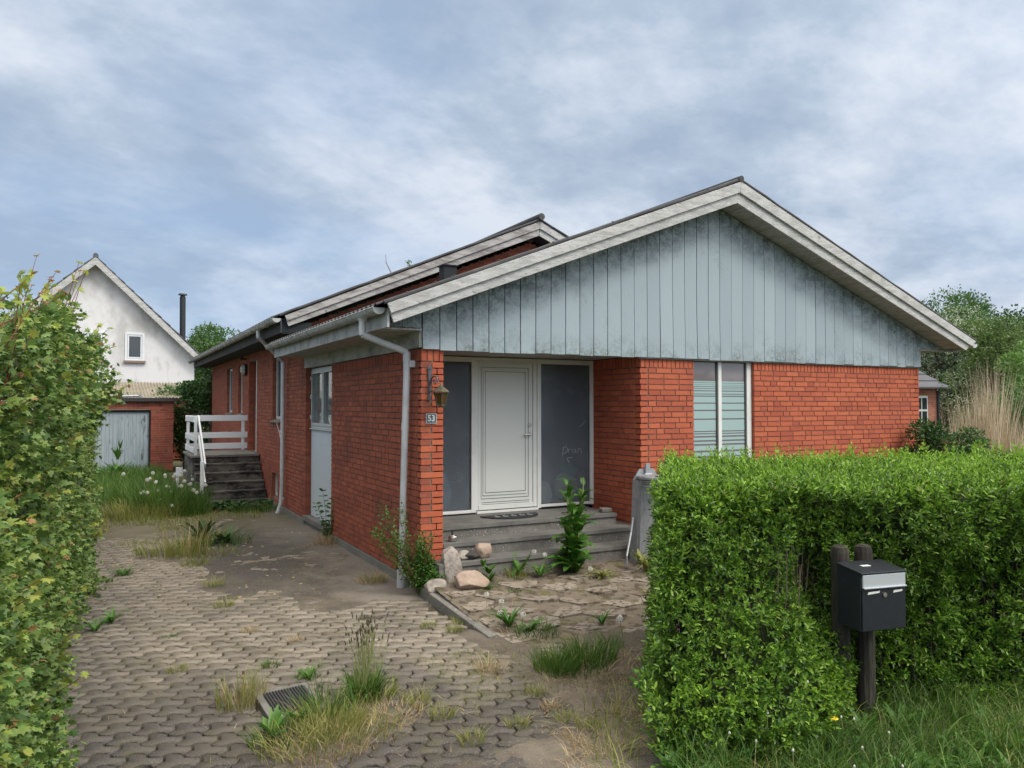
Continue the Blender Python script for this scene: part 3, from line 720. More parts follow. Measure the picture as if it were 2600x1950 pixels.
rb_.prism([(-.45, -.30, 2.80), (4.12, -.30, 4.60), (4.12, -.30, 4.45), (-.38, -.30, 2.69)], (0, 5.4, 0))
rb_.prism([(8.75, -.30, 2.72), (4.12, -.30, 4.45), (4.12, -.30, 4.60), (8.95, -.30, 2.80)], (0, 5.4, 0))
roof1 = rb_.build('roof', MT['roof'], H)
vg = MB(); r_ = random.Random(21)
def verge(xa, za, xb, zb, y, n=22, r=.030, rr=r_):
    vg.tube([(xa + (xb - xa) * i / n, y + rr.uniform(-.004, .004), za + (zb - za) * i / n + rr.uniform(-.004, .005)) for i in range(n + 1)], [r * rr.uniform(.9, 1.15) for _ in range(n + 1)], 7)
verge(-.53, 2.842, 4.13, 4.682, -.375, r=.021); verge(9.03, 2.836, 4.13, 4.682, -.375, r=.018)
vg.tube([(4.13, -.40, 4.690), (4.13, 5.1, 4.690)], .042, 8)
for i in range(12):
    t = r_.uniform(.02, .98); vg.lathe((-.5 + 4.6 * t, -.375, 2.868 + 1.81 * t), [(.012, 0), (.014, .012), (.004, .02)], 6)
vg.build('roof_edging', MT['roof'], H)
# rear, higher roof
rr_ = MB(); corr(rr_, -.62, 3.215, 4.20, 5.27, 4.76, 17.9); corr(rr_, 9.02, 3.215, 4.20, 5.27, 4.76, 17.9)
rr_.prism([(-.45, 4.86, 3.20), (4.2, 4.86, 5.22), (4.2, 4.86, 5.0), (-.32, 4.86, 3.10)], (0, 12.9, 0)); rr_.prism([(8.7, 4.86, 3.10), (4.2, 4.86, 5.0), (4.2, 4.86, 5.22), (8.85, 4.86, 3.20)], (0, 12.9, 0))
rr_.build('roof', MT['roof'], H)
barge2('bargeboard', [(-.36, 3.085), (-.42, 3.25), (4.198, 5.255), (4.19, 4.99)], 4.80, MT['fascia_worn'], H)
barge2('bargeboard', [(8.74, 3.085), (8.80, 3.25), (4.202, 5.255), (4.20, 4.99)], 4.80, MT['fascia'], H)
vg = MB(); r_ = random.Random(22); verge(-.50, 3.255, 4.2, 5.285, 4.765, 26, .022, r_); verge(8.9, 3.255, 4.2, 5.285, 4.765, 20, .020, r_)
vg.tube([(4.2, 4.70, 5.33), (4.2, 17.9, 5.33)], .065, 10); vg.build('roof_edging', MT['roof'], H)
es = MB()
for i in range(3): es.box(-.452 + i * .15, -.452 + (i + 1) * .15 - .004, 4.84, 17.7, 2.99, 3.008)
es.box(-.452, .015, 4.845, 4.86, 2.97, 3.16); es.build('eaves_soffit', MT['clad_dark'], H)
ef = MB(); ef.box(-.478, -.456, 4.81, 17.8, 2.98, 3.20); ef.build('eaves_fascia', MT['roof'], H)
bk = MB(); bk.box(.02, 8.1, 5.25, 17.2, 2.95, 2.99); bk.box(.02, 8.1, 1.2, 5.1, 2.46, 2.50); bk.box(.02, 8.1, .02, 1.2, 2.66, 2.68); bk.build('attic_floor', MT['room'], H)
# --- gutters
def gutter(xc, zc, y0, y1, r=.062, sag=0, brk=.62):
    mb = MB(); n = 9; ys = [y0 + (y1 - y0) * i / 12 for i in range(13)]; b = len(mb.v)
    for y in ys:
        for rad in (r, r - .004):
            for j in range(n):
                a = math.pi + math.pi * j / (n - 1); mb.v.append((xc + rad * math.cos(a), y, zc + rad * math.sin(a)))
    for i in range(12):
        for l_ in (0, 1):
            for j in range(n - 1):
                a = b + i * 2 * n + l_ * n + j; q = (a, a + 1, a + 2 * n + 1, a + 2 * n); mb.f.append(q if l_ == 0 else q[::-1]); mb.m.append(0)
    mb.tube([(xc - r, y0, zc), (xc - r, y1, zc)], .008, 6)
    for yy in (y0, y1 - .004):
        mb.prism([(xc + (r + .003) * math.cos(math.pi + math.pi * j / 12), yy, zc + (r + .003) * math.sin(math.pi + math.pi * j / 12)) for j in range(13)], (0, .004, 0))
    y = y0 + .28
    while y < y1:
        pts = [(xc + (r + .004) * math.cos(math.pi + math.pi * j / 10), y, zc + (r + .004) * math.sin(math.pi + math.pi * j / 10)) for j in range(11)]
        mb.tube(pts + [(xc + r + .012, y, zc + .03)], .006, 5); y += brk
    return mb
gt = gutter(-.555, 2.80, -.30, 5.35).build('gutter', MT['gutter'], H)
gt2 = gutter(-.575, 3.185, 4.62, 17.95).build('gutter', MT['gutter'], H)
gt3 = gutter(9.05, 2.80, -.34, 17.9).build('gutter', MT['pvc'], H)
dp = MB(); dp.lathe((-.555, .24, 2.66), [(.036, 0), (.038, .05), (.055, .085)], 12)
dp.tube([(-.555, .24, 2.72), (-.555, .24, 2.585), (-.552, .24, 2.578)], .036, 14); dp.tube([(-.555, .24, 2.578), (-.075, .225, 2.41)], .035, 14)
dp.tube([(-.075, .225, 2.415), (-.075, .225, 2.15), (-.078, .30, 1.0), (-.08, .335, .15), (-.085, .34, -.08)], [.037, .037, .036, .036, .04], 14)
dp.tube([(-.075, .225, 2.40), (-.075, .226, 2.31)], .041, 14); dp.tube([(-.0765, .262, 1.66), (-.0765, .266, 1.58)], .040, 14)
dp.tube([(-.085, .337, .10), (-.087, .34, -.10)], .047, 14); dp.box(-.06, .0, .17, .20, 2.25, 2.32)
dp.build('downpipe', MT['pvc'], H, smooth=False)
dp = MB(); dp.tube([(-.575, 6.19, 3.13), (-.575, 6.19, 3.02), (-.573, 6.195, 3.01)], .036, 12); dp.tube([(-.575, 6.19, 3.015), (-.085, 6.52, 2.62)], .035, 12)
dp.tube([(-.085, 6.52, 2.625), (-.085, 6.53, 2.3), (-.085, 6.56, .4), (-.10, 6.56, .10), (-.16, 6.56, -.08)], .036, 12)
dp.tube([(-.085, 6.56, 1.36), (-.085, 6.56, 1.40)], .044, 12); dp.tube([(-.085, 6.56, .16), (-.085, 6.56, .20)], .044, 12); dp.build('downpipe', MT['pvc'], H)
dp = MB(); dp.tube([(9.05, .6, 2.72), (9.03, .6, 2.66), (8.24, .35, 2.52), (8.235, .35, -.05)], .035, 10); dp.build('downpipe', MT['pvc'], H)
vb = MB(); vb.box(1.72, 1.93, 3.45, 3.66, 3.55, 4.01); vb.box(1.70, 1.95, 3.43, 3.68, 4.012, 4.03); vb.build('roof_vent', MT['clad_dark'], H)

# --- entrance
fr = MB(); y = 1.01; t = .07
for a, b in ((.262, .300), (1.053, 1.112), (1.978, 2.034), (2.783, 2.838)): fr.box(a, b, y, y + t, .535, 2.435)
fr.box(.300, 1.053, y, y + t, 2.375, 2.435); fr.box(.300, 1.053, y, y + t, .535, .572); fr.box(2.034, 2.783, y, y + t, 2.375, 2.435); fr.box(2.034, 2.783, y, y + t, .545, .580)
fr.box(1.112, 1.978, y, y + t, 2.395, 2.435)
ent = fr.build('entrance_frame', MT['white'], H, bevel=.004)
fd = MB(); fd.box(1.114, 1.146, y + .012, y + .06, .56, 2.393); fd.box(1.922, 1.976, y + .012, y + .06, .56, 2.393); fd.box(1.146, 1.922, y + .012, y + .06, 2.372, 2.393); fd.box(1.114, 1.976, y - .03, y + .05, .522, .548)
fd.build('door_frame', MT['white'], H, bevel=.003)
dl = MB(); dl.box(1.150, 1.918, y + .022, y + .058, .556, 2.370)
dl.box(1.215, 1.832, y + .010, y + .021, .735, 2.292)
dl.box(1.150, 1.918, y + .006, y + .021, .562, .618)
door = dl.build('front_door', MT['door'], H, bevel=.004)
gr = MB()
for (a, b, c, d) in ((1.190, 1.858, .690, 2.318), (1.240, 1.808, .765, 2.265)):
    yy = y + .0205 if a < 1.2 else y + .0085
    for q in ((a, b, c, c + .007), (a, b, d - .005, d), (a, a + .005, c, d), (b - .007, b, c, d)): gr.box(q[0], q[1], yy, yy + .003, q[2], q[3])
gr.box(1.20, 1.87, y + .0200, y + .0235, .645, .651); gr.box(1.20, 1.87, y + .0200, y + .0235, .622, .626)
gr.build('moulding_groove', MT['groove'], door)
hd = MB(); hd.tube([(1.870, y + .02, 1.478), (1.870, y + .008, 1.478)], .026, 14); hd.tube([(1.870, y + .01, 1.478), (1.870, y - .035, 1.478), (1.862, y - .042, 1.476), (1.762, y - .042, 1.474)], .0095, 10)
hd.build('door_handle', MT['steel'], door, smooth=False)
hd = MB(); hd.tube([(1.872, y + .02, 1.592), (1.872, y + .004, 1.592)], .027, 14); hd.tube([(1.872, y + .004, 1.592), (1.872, y - .002, 1.592)], .012, 10); hd.build('door_lock', MT['steel'], door)
p1 = MB(); p1.box(.300, 1.053, y + .030, y + .036, .572, 2.375); p1.build('side_pane', MT['frost'], H)
p2 = MB(); p2.box(2.034, 2.783, y + .030, y + .036, .580, 2.375); pane = p2.build('side_pane', MT['frost'], H)
for (a, b, c, d) in ((.300, 1.053, .572, 2.375), (2.034, 2.783, .580, 2.375)):
    gk = MB(); frame(gk, a, b, c, d, y + .022, .008, .007); gk.build('glazing_seal', MT['groove'], H)
# finger scribble on the right hand pane
sc = MB(); ys = y + .027
def strk(pts, r=.0032): sc.tube([(a, ys, b) for a, b in pts], r, 5)
def P3(px, py): return (2.355 + (px - 1210) * .00245, 1.315 - (py - 730) * .00195)
strk([P3(1222, 740), P3(1218, 775), P3(1216, 805)]); strk([P3(1216, 742), P3(1238, 734), P3(1248, 752), P3(1240, 775), P3(1222, 782)])
strk([P3(1254, 752), P3(1252, 778)], .0028); strk([P3(1253, 762), P3(1262, 754), P3(1270, 752)], .0028)
strk([P3(1290, 756), P3(1280, 754), P3(1276, 768), P3(1284, 778), P3(1294, 772), P3(1296, 754), P3(1298, 776), P3(1304, 778)], .0028)
strk([P3(1316, 750), P3(1312, 778)], .0028); strk([P3(1314, 758), P3(1326, 748), P3(1332, 756), P3(1336, 782)], .003)
strk([P3(1276, 808), P3(1258, 810), P3(1242, 812), P3(1248, 826), P3(1258, 842)], .0045)
strk([P3(1362, 560), P3(1345, 588), P3(1318, 604)], .0014)
sc.build('finger_writing', MT['scratch'], pane)
# hallway behind the frosted panes
hw = MB(); hw.box(.27, 2.83, 2.3, 2.34, .50, 2.44); hw.box(.27, .30, 1.10, 2.3, .5, 2.44); hw.box(2.80, 2.83, 1.1, 2.3, .5, 2.44); hw.box(.27, 2.83, 1.1, 2.34, .46, .50); hw.box(.27, 2.83, 1.1, 2.34, 2.442, 2.46)
hw.build('hallway', MT['room'], H)
cl_ = MB()
for i in range(9): cl_.box(.26, 2.84, .0 + i * .117, .0 + (i + 1) * .117 - .004, 2.446, 2.462)
cl_.build('porch_ceiling', MT['soffit'], H)
# --- front window
WX0, WX1, WY = 3.684, 4.712, .045
fw = MB(); fw.box(WX0, WX0 + .022, WY, WY + .06, .46, 2.432); fw.box(4.632, WX1, WY, WY + .06, .46, 2.432); fw.box(4.133, 4.188, WY, WY + .06, .46, 2.41); fw.box(WX0 + .022, 4.632, WY, WY + .06, 2.41, 2.432)
fw.box(WX0, WX1, WY - .05, WY + .1, .452, .50)
win = thing('front_window_frame', None, None) if False else fw.build('front_window', MT['white'], H, bevel=.003)
gb = MB(); gb.box(WX0 + .022, 4.133, WY + .03, WY + .036, .50, 2.41); gb.build('pane', MT['glass_win'], win)
gb = MB(); gb.box(4.188, 4.632, WY + .03, WY + .036, .50, 2.41); gb.build('pane', MT['glass_win'], win)
gb = MB(); gb.box(4.110, 4.1325, WY + .018, WY + .029, .50, 2.41); gb.box(4.612, 4.6315, WY + .018, WY + .029, .50, 2.41); gb.box(3.707, 4.11, WY + .018, WY + .029, 2.398, 2.41); gb.box(4.1885, 4.612, WY + .018, WY + .029, 2.398, 2.41); gb.build('seal', MT['groove'], win)
gaps = [(2.135, .006), (2.11, .004), (2.085, .008), (2.06, .007), (2.03, .012), (1.99, .010), (1.962, .014), (1.872, .014), (1.778, .016), (1.665, .016), (1.508, .014), (1.478, .013), (1.44, .02), (1.385, .02), (1.336, .022), (1.25, .024), (1.18, .02), (1.10, .02), (1.0, .03), (.8, .03)]
for xa, xb in ((WX0 + .024, 4.105), (4.196, 4.606)):
    fm = MB(); zt = 2.157
    for (gz_, gt_) in gaps + [(.5, 0)]:
        if zt - (gz_ + gt_ / 2) > .002: fm.box(xa, xb, WY + .0265, WY + .0285, gz_ + gt_ / 2, zt)
        zt = gz_ - gt_ / 2
    fm.build('frosted_film', MT['film'], win)
# --- side panel with window
X0 = .085
ww = MB(); frame(ww, 3.56, 5.13, 1.475, 2.435, X0, .07, .06, 'x'); ww.box(X0, X0 + .06, 4.32, 4.39, 1.545, 2.365); ww.box(X0 - .03, X0 + .06, 3.56, 5.13, 1.455, 1.474)
sw = ww.build('side_window', MT['pframe'], H, bevel=.003)
for a, b in ((3.64, 4.315), (4.395, 5.05)):
    w2 = MB(); frame(w2, a - .03, b + .03, 1.52, 2.39, X0 - .012, .042, .011, 'x'); w2.build('sash', MT['pframe'], sw, bevel=.003)
    w2 = MB(); w2.box(X0 + .03, X0 + .035, a, b, 1.545, 2.365); w2.build('pane', MT['glass_pale'], sw)
w2 = MB()
for z in (1.62, 1.95, 2.25): w2.tube([(X0 - .02, 5.07, z), (X0 - .02, 5.07, z + .06)], .012, 8)
w2.build('hinge', MT['pframe'], sw)
pn = MB(); pn.box(X0 + .005, X0 + .03, 3.56, 5.125, .065, 1.454); pn.build('wall_panel', MT['wpanel'], H)
pn = MB(); pn.box(-.03, X0 + .06, 3.50, 5.18, -.02, .062); pn.build('doorstep_slab', MT['concrete'], H, bevel=.006)
# --- rear side windows, side door
def sidewin(y0, y1, z0, z1, name='side_window', mull=True, sill=True):
    m_ = MB(); frame(m_, y0 + .002, y1 - .002, z0 + .002, z1 - .002, .07, .055, .05, 'x')
    if mull: m_.box(.072, .118, (y0 + y1) / 2 - .03, (y0 + y1) / 2 + .03, z0 + .057, z1 - .057)
    o = m_.build(name, MT['pframe'], H, bevel=.003)
    q = MB(); q.box(.095, .10, y0 + .05, y1 - .05, z0 + .05, z1 - .05); q.build('pane', MT['glass'], o)
    if sill:
        q = MB(); q.prism([(-.05, y0 - .04, z0 - .055), (.06, y0 - .04, z0 - .03), (.06, y0 - .04, z0 + .001), (-.05, y0 - .04, z0 - .03)], (0, y1 - y0 + .08, 0)); q.build('window_sill', MT['mortar_far'], o)
sidewin(7.07, 7.93, 1.57, 2.80); sidewin(11.60, 12.24, 1.65, 2.78, mull=False); sidewin(13.24, 14.19, 1.65, 2.80)
sidewin(7.38, 7.93, .09, .54, 'basement_window', False, False)
dd = MB(); dd.box(.42, .47, 9.72, 10.68, .84, 2.81); dd.box(-.012, .03, 9.655, 9.697, .84, 2.81); o = dd.build('side_door', MT['white'], H, bevel=.003)
q = MB(); q.box(.0, .55, 9.60, 9.69, .84, 2.81); q.box(.0, .55, 9.70, 10.7, 2.822, 2.86); q.box(.0, .55, 9.7, 10.7, .70, .828); q.build('door_reveal', MT['mortar'], H)
q = MB(); q.tube([(.02, 7.25, 1.55), (-.06, 7.2, 1.50), (-.03, 7.1, 1.35), (-.06, 6.8, 1.2), (-.06, 6.62, 1.12)], .006, 5); q.build('loose_cable', MT['white'], H)

# ================================================================== STEPS AND THINGS BY THE ENTRANCE
ST = thing('entrance_steps', 'three worn grey concrete steps up to the white front door', 'steps', (1.5, .4, 0))
def step(x0, x1, y0, y1, z0, z1, parent, m=MT['slate'], seed=0):
    a = MB(); a.box(x0, x1, y0 + .02, y1, z0, z1 - .042); a.build('riser', MT['concrete'], parent)
    n = 16; t_ = MB(); r2 = random.Random(seed)
    ed = [(x0 + (x1 - x0) * i / n, y0 + r2.uniform(-.003, .004), z1) for i in range(n + 1)]
    t_.prism([(p[0], p[1], z1 - .04) for p in ed] + [(x1, y1, z1 - .04), (x0, y1, z1 - .04)], (0, 0, .04)); t_.build('tread', m, parent)
step(.262, 2.68, .27, 1.005, -.2, .52, ST, seed=1); step(.262, 2.835, .0, .60, -.2, .385, ST, seed=2); step(.262, 2.835, -.27, .25, -.2, .235, ST, seed=3)
a = MB(); a.box(2.835, 2.96, -.27, -.012, -.2, .20); a.box(.10, .262, -.27, -.012, -.2, .195); a.build('riser', MT['concrete'], ST)
a = MB(); a.box(2.835, 2.965, -.275, -.014, .20, .235); a.box(.095, .262, -.275, -.014, .195, .233); a.build('tread', MT['slate'], ST)
mt = MB(); n = 20; ex, ey = .375, .30
arc = [(1.41 + ex * math.cos(math.pi + math.pi * i / n), .73 + ey * math.sin(math.pi + math.pi * i / n) * 1.05, .5215) for i in range(n + 1)]
mt.prism(arc, (0, 0, .012))
mo = mt.build('doormat', MT['rubber'], loc=(1.41, .72, .52)); tag(mo, 'black half round rubber doormat below the front door', 'doormat')
mr = MB()
for i in range(5):
    x = 1.19 + i * .11; mr.box(x - .03, x + .03, .56, .60, .534, .538); mr.obox((x - .02, .61, .534), (.05, .05, 0), (-.008, .01, 0), (0, 0, .004))
mr.build('raised_pattern', MT['zinc'], mo)
# small metal candle cup on the middle step
cu = thing('oil_lamp_cup', 'small tarnished metal cup with a dark handle standing on the middle step', 'cup', (.42, .12, .387))
c = MB(); c.lathe((.42, .12, .387), [(.044, 0), (.050, .01), (.052, .055), (.044, .062), (.041, .030), (.01, .028)], 18); c.build('bowl', MT['steel'], cu, smooth=True)
c = MB(); c.lathe((.42, .12, .415), [(.03, 0), (.02, .03), (.006, .035)], 12); c.build('lid', MT['white'], cu)
c = MB(); c.tube([(.41, .12, .445), (.408, .12, .50), (.41, .12, .51)], [.008, .011, .006], 8); c.build('knob', MT['clad_dark'], cu)
c = MB(); c.prism([(2.52, .36, .521), (2.66, .34, .521), (2.665, .44, .521), (2.53, .45, .521)], (0, 0, .055)); tag(c.build('stone_block', MT['concrete'], loc=(2.59, .4, .52), bevel=.012), 'small pale grey block at the right end of the top step', 'block')
# white saucer stub at the left foot of the entrance frame
c = MB(); c.lathe((.315, .95, .521), [(.06, 0), (.062, .006), (.02, .02), (.0, .022)], 16); tag(c.build('white_saucer', MT['white'], loc=(.315, .95, .52)), 'small white dish at the left end of the top step beside the brick pillar', 'dish')

def rock(name, c, s, seed, m, label, cat='rock', rot=0, tilt=0, group='natural stones by the brick pillar', loc=None, facets=7, parent=None, pw=1.0, boxy=0):
    import bmesh
    bm = bmesh.new(); bmesh.ops.create_icosphere(bm, subdivisions=4, radius=1)
    r2 = random.Random(seed); pl_ = []
    for i in range(facets):
        d = Vector((r2.gauss(0, 1), r2.gauss(0, 1), r2.gauss(0, .8))).normalized(); pl_.append((d, r2.uniform(.62, .85)))
    for v in bm.verts:
        p = v.co.copy()
        if boxy: p = Vector([math.copysign(abs(q) ** boxy, q) for q in p]); p.x *= 1.0 - .16 * p.z; p.z += .12 * p.x
        for d, h in pl_:
            k = p.dot(d)
            if k > h: p -= d * (k - h) * .92
        p *= 1 + .10 * mnoise.noise(p * 1.6 + Vector((seed, 0, 0))) + .035 * mnoise.noise(p * 6 + Vector((seed, 3, 0))) + .015 * mnoise.noise(p * 17)
        p = Vector((p.x * s[0], p.y * s[1], p.z * s[2]))
        if tilt: p = Vector((p.x + p.z * tilt, p.y, p.z))
        ca, sa = math.cos(rot), math.sin(rot)
        v.co = Vector((p.x * ca - p.y * sa, p.x * sa + p.y * ca, p.z))
    zm = min(v.co.z for v in bm.verts)
    me = bpy.data.meshes.new(name)
    for v in bm.verts: v.co.z -= zm * (.92 if not boxy else .9)
    bm.to_mesh(me); bm.free(); me.materials.append(m); me.polygons.foreach_set('use_smooth', [True] * len(me.polygons))
    o = bpy.data.objects.new(name, me); COL.objects.link(o); o.location = c; WL[o.name] = Vector(c)
    return tag(o, label, cat, group)
rock('standing_stone', (.255, -.20, -.20), (.128, .095, .30), 61, MT['stone'], 'tall upright rough grey granite stone leaning on the brick pillar foot', tilt=-.14, facets=4, boxy=.55)
rock('flat_stone', (.345, -.47, -.03), (.215, .14, .115), 12, MT['pinkstone'], 'wide flat topped pinkish granite stone lying in front of the upright stone', rot=.05)
rock('rounded_stone', (.045, -.33, -.04), (.135, .09, .08), 23, MT['stone'], 'small rounded grey brown stone left of the flat pinkish stone', rot=-.1)
rock('pink_stone', (.66, -.13, .225), (.10, .085, .10), 31, MT['pinkstone'], 'pale pink angular stone resting on the lowest step beside a dark stone', rot=.4)
rock('dark_stone', (.515, -.15, .225), (.11, .07, .055), 42, MT['darkstone'], 'dark brown flat stone on the lowest step against the pink stone', rot=.1)
rock('small_stone', (.43, -.14, .225), (.075, .06, .055), 52, MT['stone'], 'small grey stone wedged between the upright stone and the dark stone', rot=.3)

# wall lantern
ln = thing('wall_lantern', 'tarnished brass coach lantern with amber glass on an iron bracket on the pillar', 'lantern', (.10, 0, 2.0))
b = MB(); pts = [(.10, -.006, 2.255), (.118, -.006, 2.235), (.112, -.006, 2.20), (.10, -.006, 1.96), (.112, -.006, 1.93), (.10, -.006, 1.895), (.078, -.006, 1.89), (.066, -.006, 1.925), (.078, -.006, 1.96), (.074, -.006, 2.20), (.062, -.006, 2.235), (.078, -.006, 2.258)]
b.prism(pts[::-1], (0, -.014, 0)); b.lathe((.09, -.02, 2.225), [(.016, 0), (.016, .004)], 8); bp = b.build('backplate', MT['iron'], ln, bevel=.002)
b = MB()
def arc3(c, r, a0, a1, n=12): return [(c[0], c[1] + r * math.cos(a0 + (a1 - a0) * i / n) * -1, c[2] + r * math.sin(a0 + (a1 - a0) * i / n)) for i in range(n + 1)]
b.tube([(.092, -.015, 1.98), (.094, -.02, 2.06), (.098, -.05, 2.125), (.105, -.10, 2.15), (.115, -.14, 2.135), (.12, -.165, 2.10), (.125, -.175, 2.07)], [.009, .009, .009, .008, .008, .007, .007], 7)
b.tube([(.105 + .002 * i, -.085 - .030 * math.cos(i * .55) * (1 - i * .05), 2.085 + .034 * math.sin(i * .55) * (1 - i * .05)) for i in range(15)], .006, 6)
b.tube([(.12 + .002 * i, -.15 - .022 * math.cos(i * .6 + 2) * (1 - i * .05), 2.125 + .028 * math.sin(i * .6 + 2) * (1 - i * .05)) for i in range(12)], .0055, 6)
b.tube([(.092, -.018, 1.99), (.095, -.05, 1.985), (.10, -.075, 2.01)], .006, 6); b.build('bracket', MT['iron'], ln)
LC = (.150, -.175, 0)
b = MB(); b.lathe((LC[0], LC[1], 1.985), [(.092, -.008), (.094, 0), (.060, .030), (.030, .052), (.018, .062), (.010, .075), (.004, .085)], 6, rot=.3); b.build('lamp_roof', MT['brass'], ln)
b = MB(); b.lathe((LC[0], LC[1], 1.85), [(.042, 0), (.070, .122)], 6, rot=.3); b.build('lamp_glass', MT['amber'], ln)
b = MB()
for j in range(6):
    a = .3 + j * math.pi / 3; b.tube([(LC[0] + .045 * math.cos(a), LC[1] + .045 * math.sin(a), 1.842), (LC[0] + .075 * math.cos(a), LC[1] + .075 * math.sin(a), 1.975)], .006, 5)
    b.tube([(LC[0] + .045 * math.cos(a), LC[1] + .045 * math.sin(a), 1.846), (LC[0] + .04 * math.cos(a), LC[1] + .04 * math.sin(a), 1.825)], .005, 5)
b.lathe((LC[0], LC[1], 1.838), [(.048, 0), (.050, .010), (.046, .014)], 6, rot=.3); b.build('lamp_cage', MT['brass'], ln)
# house number
pq = thing('house_number_sign', 'grey enamel plaque with white number 53 on the brick pillar', 'sign', (.112, 0, 1.708))
b = MB(); b.box(.054, .170, -.011, -.003, 1.658, 1.758); b.build('plate', MT['plaque'], pq, bevel=.003)
b = MB(); frame(b, .052, .172, 1.656, 1.760, -.0145, .006, .004); b.build('rim', MT['alu'], pq)
fc = bpy.data.curves.new('digits', 'FONT'); fc.body = '53'; fc.size = .090; fc.extrude = .0015; fc.align_x = 'CENTER'; fc.align_y = 'CENTER'; fc.offset = .0012
fo = bpy.data.objects.new('digits', fc); COL.objects.link(fo); bpy.context.view_layer.update()
me = bpy.data.meshes.new_from_object(fo.evaluated_get(bpy.context.evaluated_depsgraph_get())); bpy.data.objects.remove(fo)
me.materials.clear(); me.materials.append(MT['white']); o = bpy.data.objects.new('digits', me); COL.objects.link(o); o.parent = pq
o.location = (0, -.0135, 0); o.rotation_euler = (R_(90), 0, 0); o.scale = (.92, 1.0, 1)
# round bulkhead lamp by the side door
bl = thing('bulkhead_lamp', 'round black caged outdoor lamp on the side wall near the side door', 'lamp', (0, 11.0, 2.66))
b = MB()
def ylathe(mb, c, prof, n=16, m=0):
    q = len(mb.v); c = Vector(c)
    for r, d in prof:
        for j in range(n):
            a = 2 * math.pi * j / n; mb.v.append((c.x - d, c.y + r * math.cos(a), c.z + r * 1.25 * math.sin(a)))
    for i in range(len(prof) - 1):
        for j in range(n):
            w = (j + 1) % n; mb.f.append((q + i * n + j, q + i * n + w, q + (i + 1) * n + w, q + (i + 1) * n + j)); mb.m.append(m)
    mb.f.append(tuple(q + (len(prof) - 1) * n + j for j in range(n))); mb.m.append(m)
ylathe(b, (-.003, 11.0, 2.66), [(.11, 0), (.11, .05), (.10, .055)]); b.build('housing', MT['blackmetal'], bl)
b = MB(); ylathe(b, (-.056, 11.0, 2.66), [(.095, 0), (.085, .05), (.05, .085), (.01, .095)]); b.build('lamp_glass', MT['lampglass'], bl, smooth=True)
b = MB(); b.tube([(-.05, 11.11, 2.66), (-.13, 11.05, 2.66), (-.155, 11.0, 2.66), (-.13, 10.95, 2.66), (-.05, 10.89, 2.66)], .007, 5); b.tube([(-.05, 11.0, 2.80), (-.13, 11.0, 2.72), (-.155, 11.0, 2.66), (-.13, 11, 2.60), (-.05, 11.0, 2.52)], .007, 5); b.build('guard', MT['blackmetal'], bl)
b = MB(); b.tube([(0, 11.05, 2.90), (-.10, 11.02, 2.92)], .018, 8); b.lathe((-.12, 11.01, 2.88), [(.02, 0), (.03, .03), (.02, .06)], 8)
o = b.build('sensor', MT['blackmetal'], bl)

# rubbish sack holder with wire cage
bn = thing('wire_rubbish_holder', 'galvanised wire cage rubbish sack holder with round grey lid beside the entrance steps', 'bin', (2.66, -.5, .04))
BX, BY, BZ = 2.66, -.50, .05
b = MB(); b.prism([(BX - .24, BY + .16, BZ), (BX + .24, BY + .16, BZ), (BX + .19, BY + .16, BZ + .94), (BX + .10, BY + .16, BZ + 1.06), (BX - .10, BY + .16, BZ + 1.06), (BX - .19, BY + .16, BZ + .94)], (0, .012, 0))
b.prism([(BX - .24, BY + .16, BZ), (BX - .21, BY + .02, BZ), (BX - .165, BY + .02, BZ + .94), (BX - .19, BY + .16, BZ + .94)], (-.008, 0, 0)); b.build('back_plate', MT['zinc'], bn)
b = MB(); b.box(BX - .03, BX + .03, BY + .13, BY + .158, BZ + .98, BZ + 1.12); b.tube([(BX - .05, BY + .13, BZ + 1.0), (BX + .05, BY + .13, BZ + 1.0)], .012, 8); b.build('hinge', MT['zinc'], bn)
b = MB(); b.lathe((BX, BY - .02, BZ + .955), [(.205, 0), (.215, .005), (.215, .03), (.19, .042), (.02, .048)], 28); b.build('lid', MT['zinc'], bn, bevel=.002)
b = MB()
def cg(a, t): 
    r = .20 + .045 * (1 - t); return (BX + r * math.cos(a), BY - .02 + r * math.sin(a), BZ + .04 + .90 * t)
nA = 26
for i in range(nA):
    a0 = 2 * math.pi * i / nA
    for s_ in (1, -1): b.tube([cg(a0 + s_ * .9 * t / 10, t / 10) for t in range(11)], .0015, 3, cap=False)
b.build('wire_cage', MT['zinc'], bn)
b = MB()
for t in (0, .06, .94, 1): b.tube([cg(2 * math.pi * i / 28, t) for i in range(29)], .006, 5)
b.build('hoop', MT['zinc'], bn)
b = MB(); b.tube([(BX - .24, BY + .10, BZ + .52), (BX - .30, BY + .06, BZ + .36), (BX - .42, BY - .02, BZ + .12), (BX - .43, BY - .03, BZ + .0)], .013, 8); b.build('stay', MT['zinc'], bn); b = MB(); b.tube([(BX + .24, BY + .10, BZ + .5), (BX + .28, BY, BZ)], .013, 8); b.build('stay', MT['zinc'], bn)

# sacks leaning behind the frosted pane
for nm, (cx0, cz0, s0), m_, lb in (('sack', (2.50, .79, (.17, .09, .20)), 'bagcream', 'blurred cream sack behind the right frosted pane, the larger one'), ('sack', (2.17, .70, (.10, .09, .16)), 'bagcream', 'blurred cream sack behind the right frosted pane, the smaller one at left'),
                                ('green_bundle', (2.56, .99, (.12, .07, .09)), 'baggreen', 'blurred green bundle lying on the larger cream sack behind the pane'), ('pale_bundle', (.72, .80, (.12, .08, .24)), 'film', 'blurred pale green bundle behind the left frosted pane')):
    o = rock(nm, (cx0, 1.17, cz0 - s0[2]), s0, int(cx0 * 10), MT[m_], lb, 'sack', group=None, facets=0)

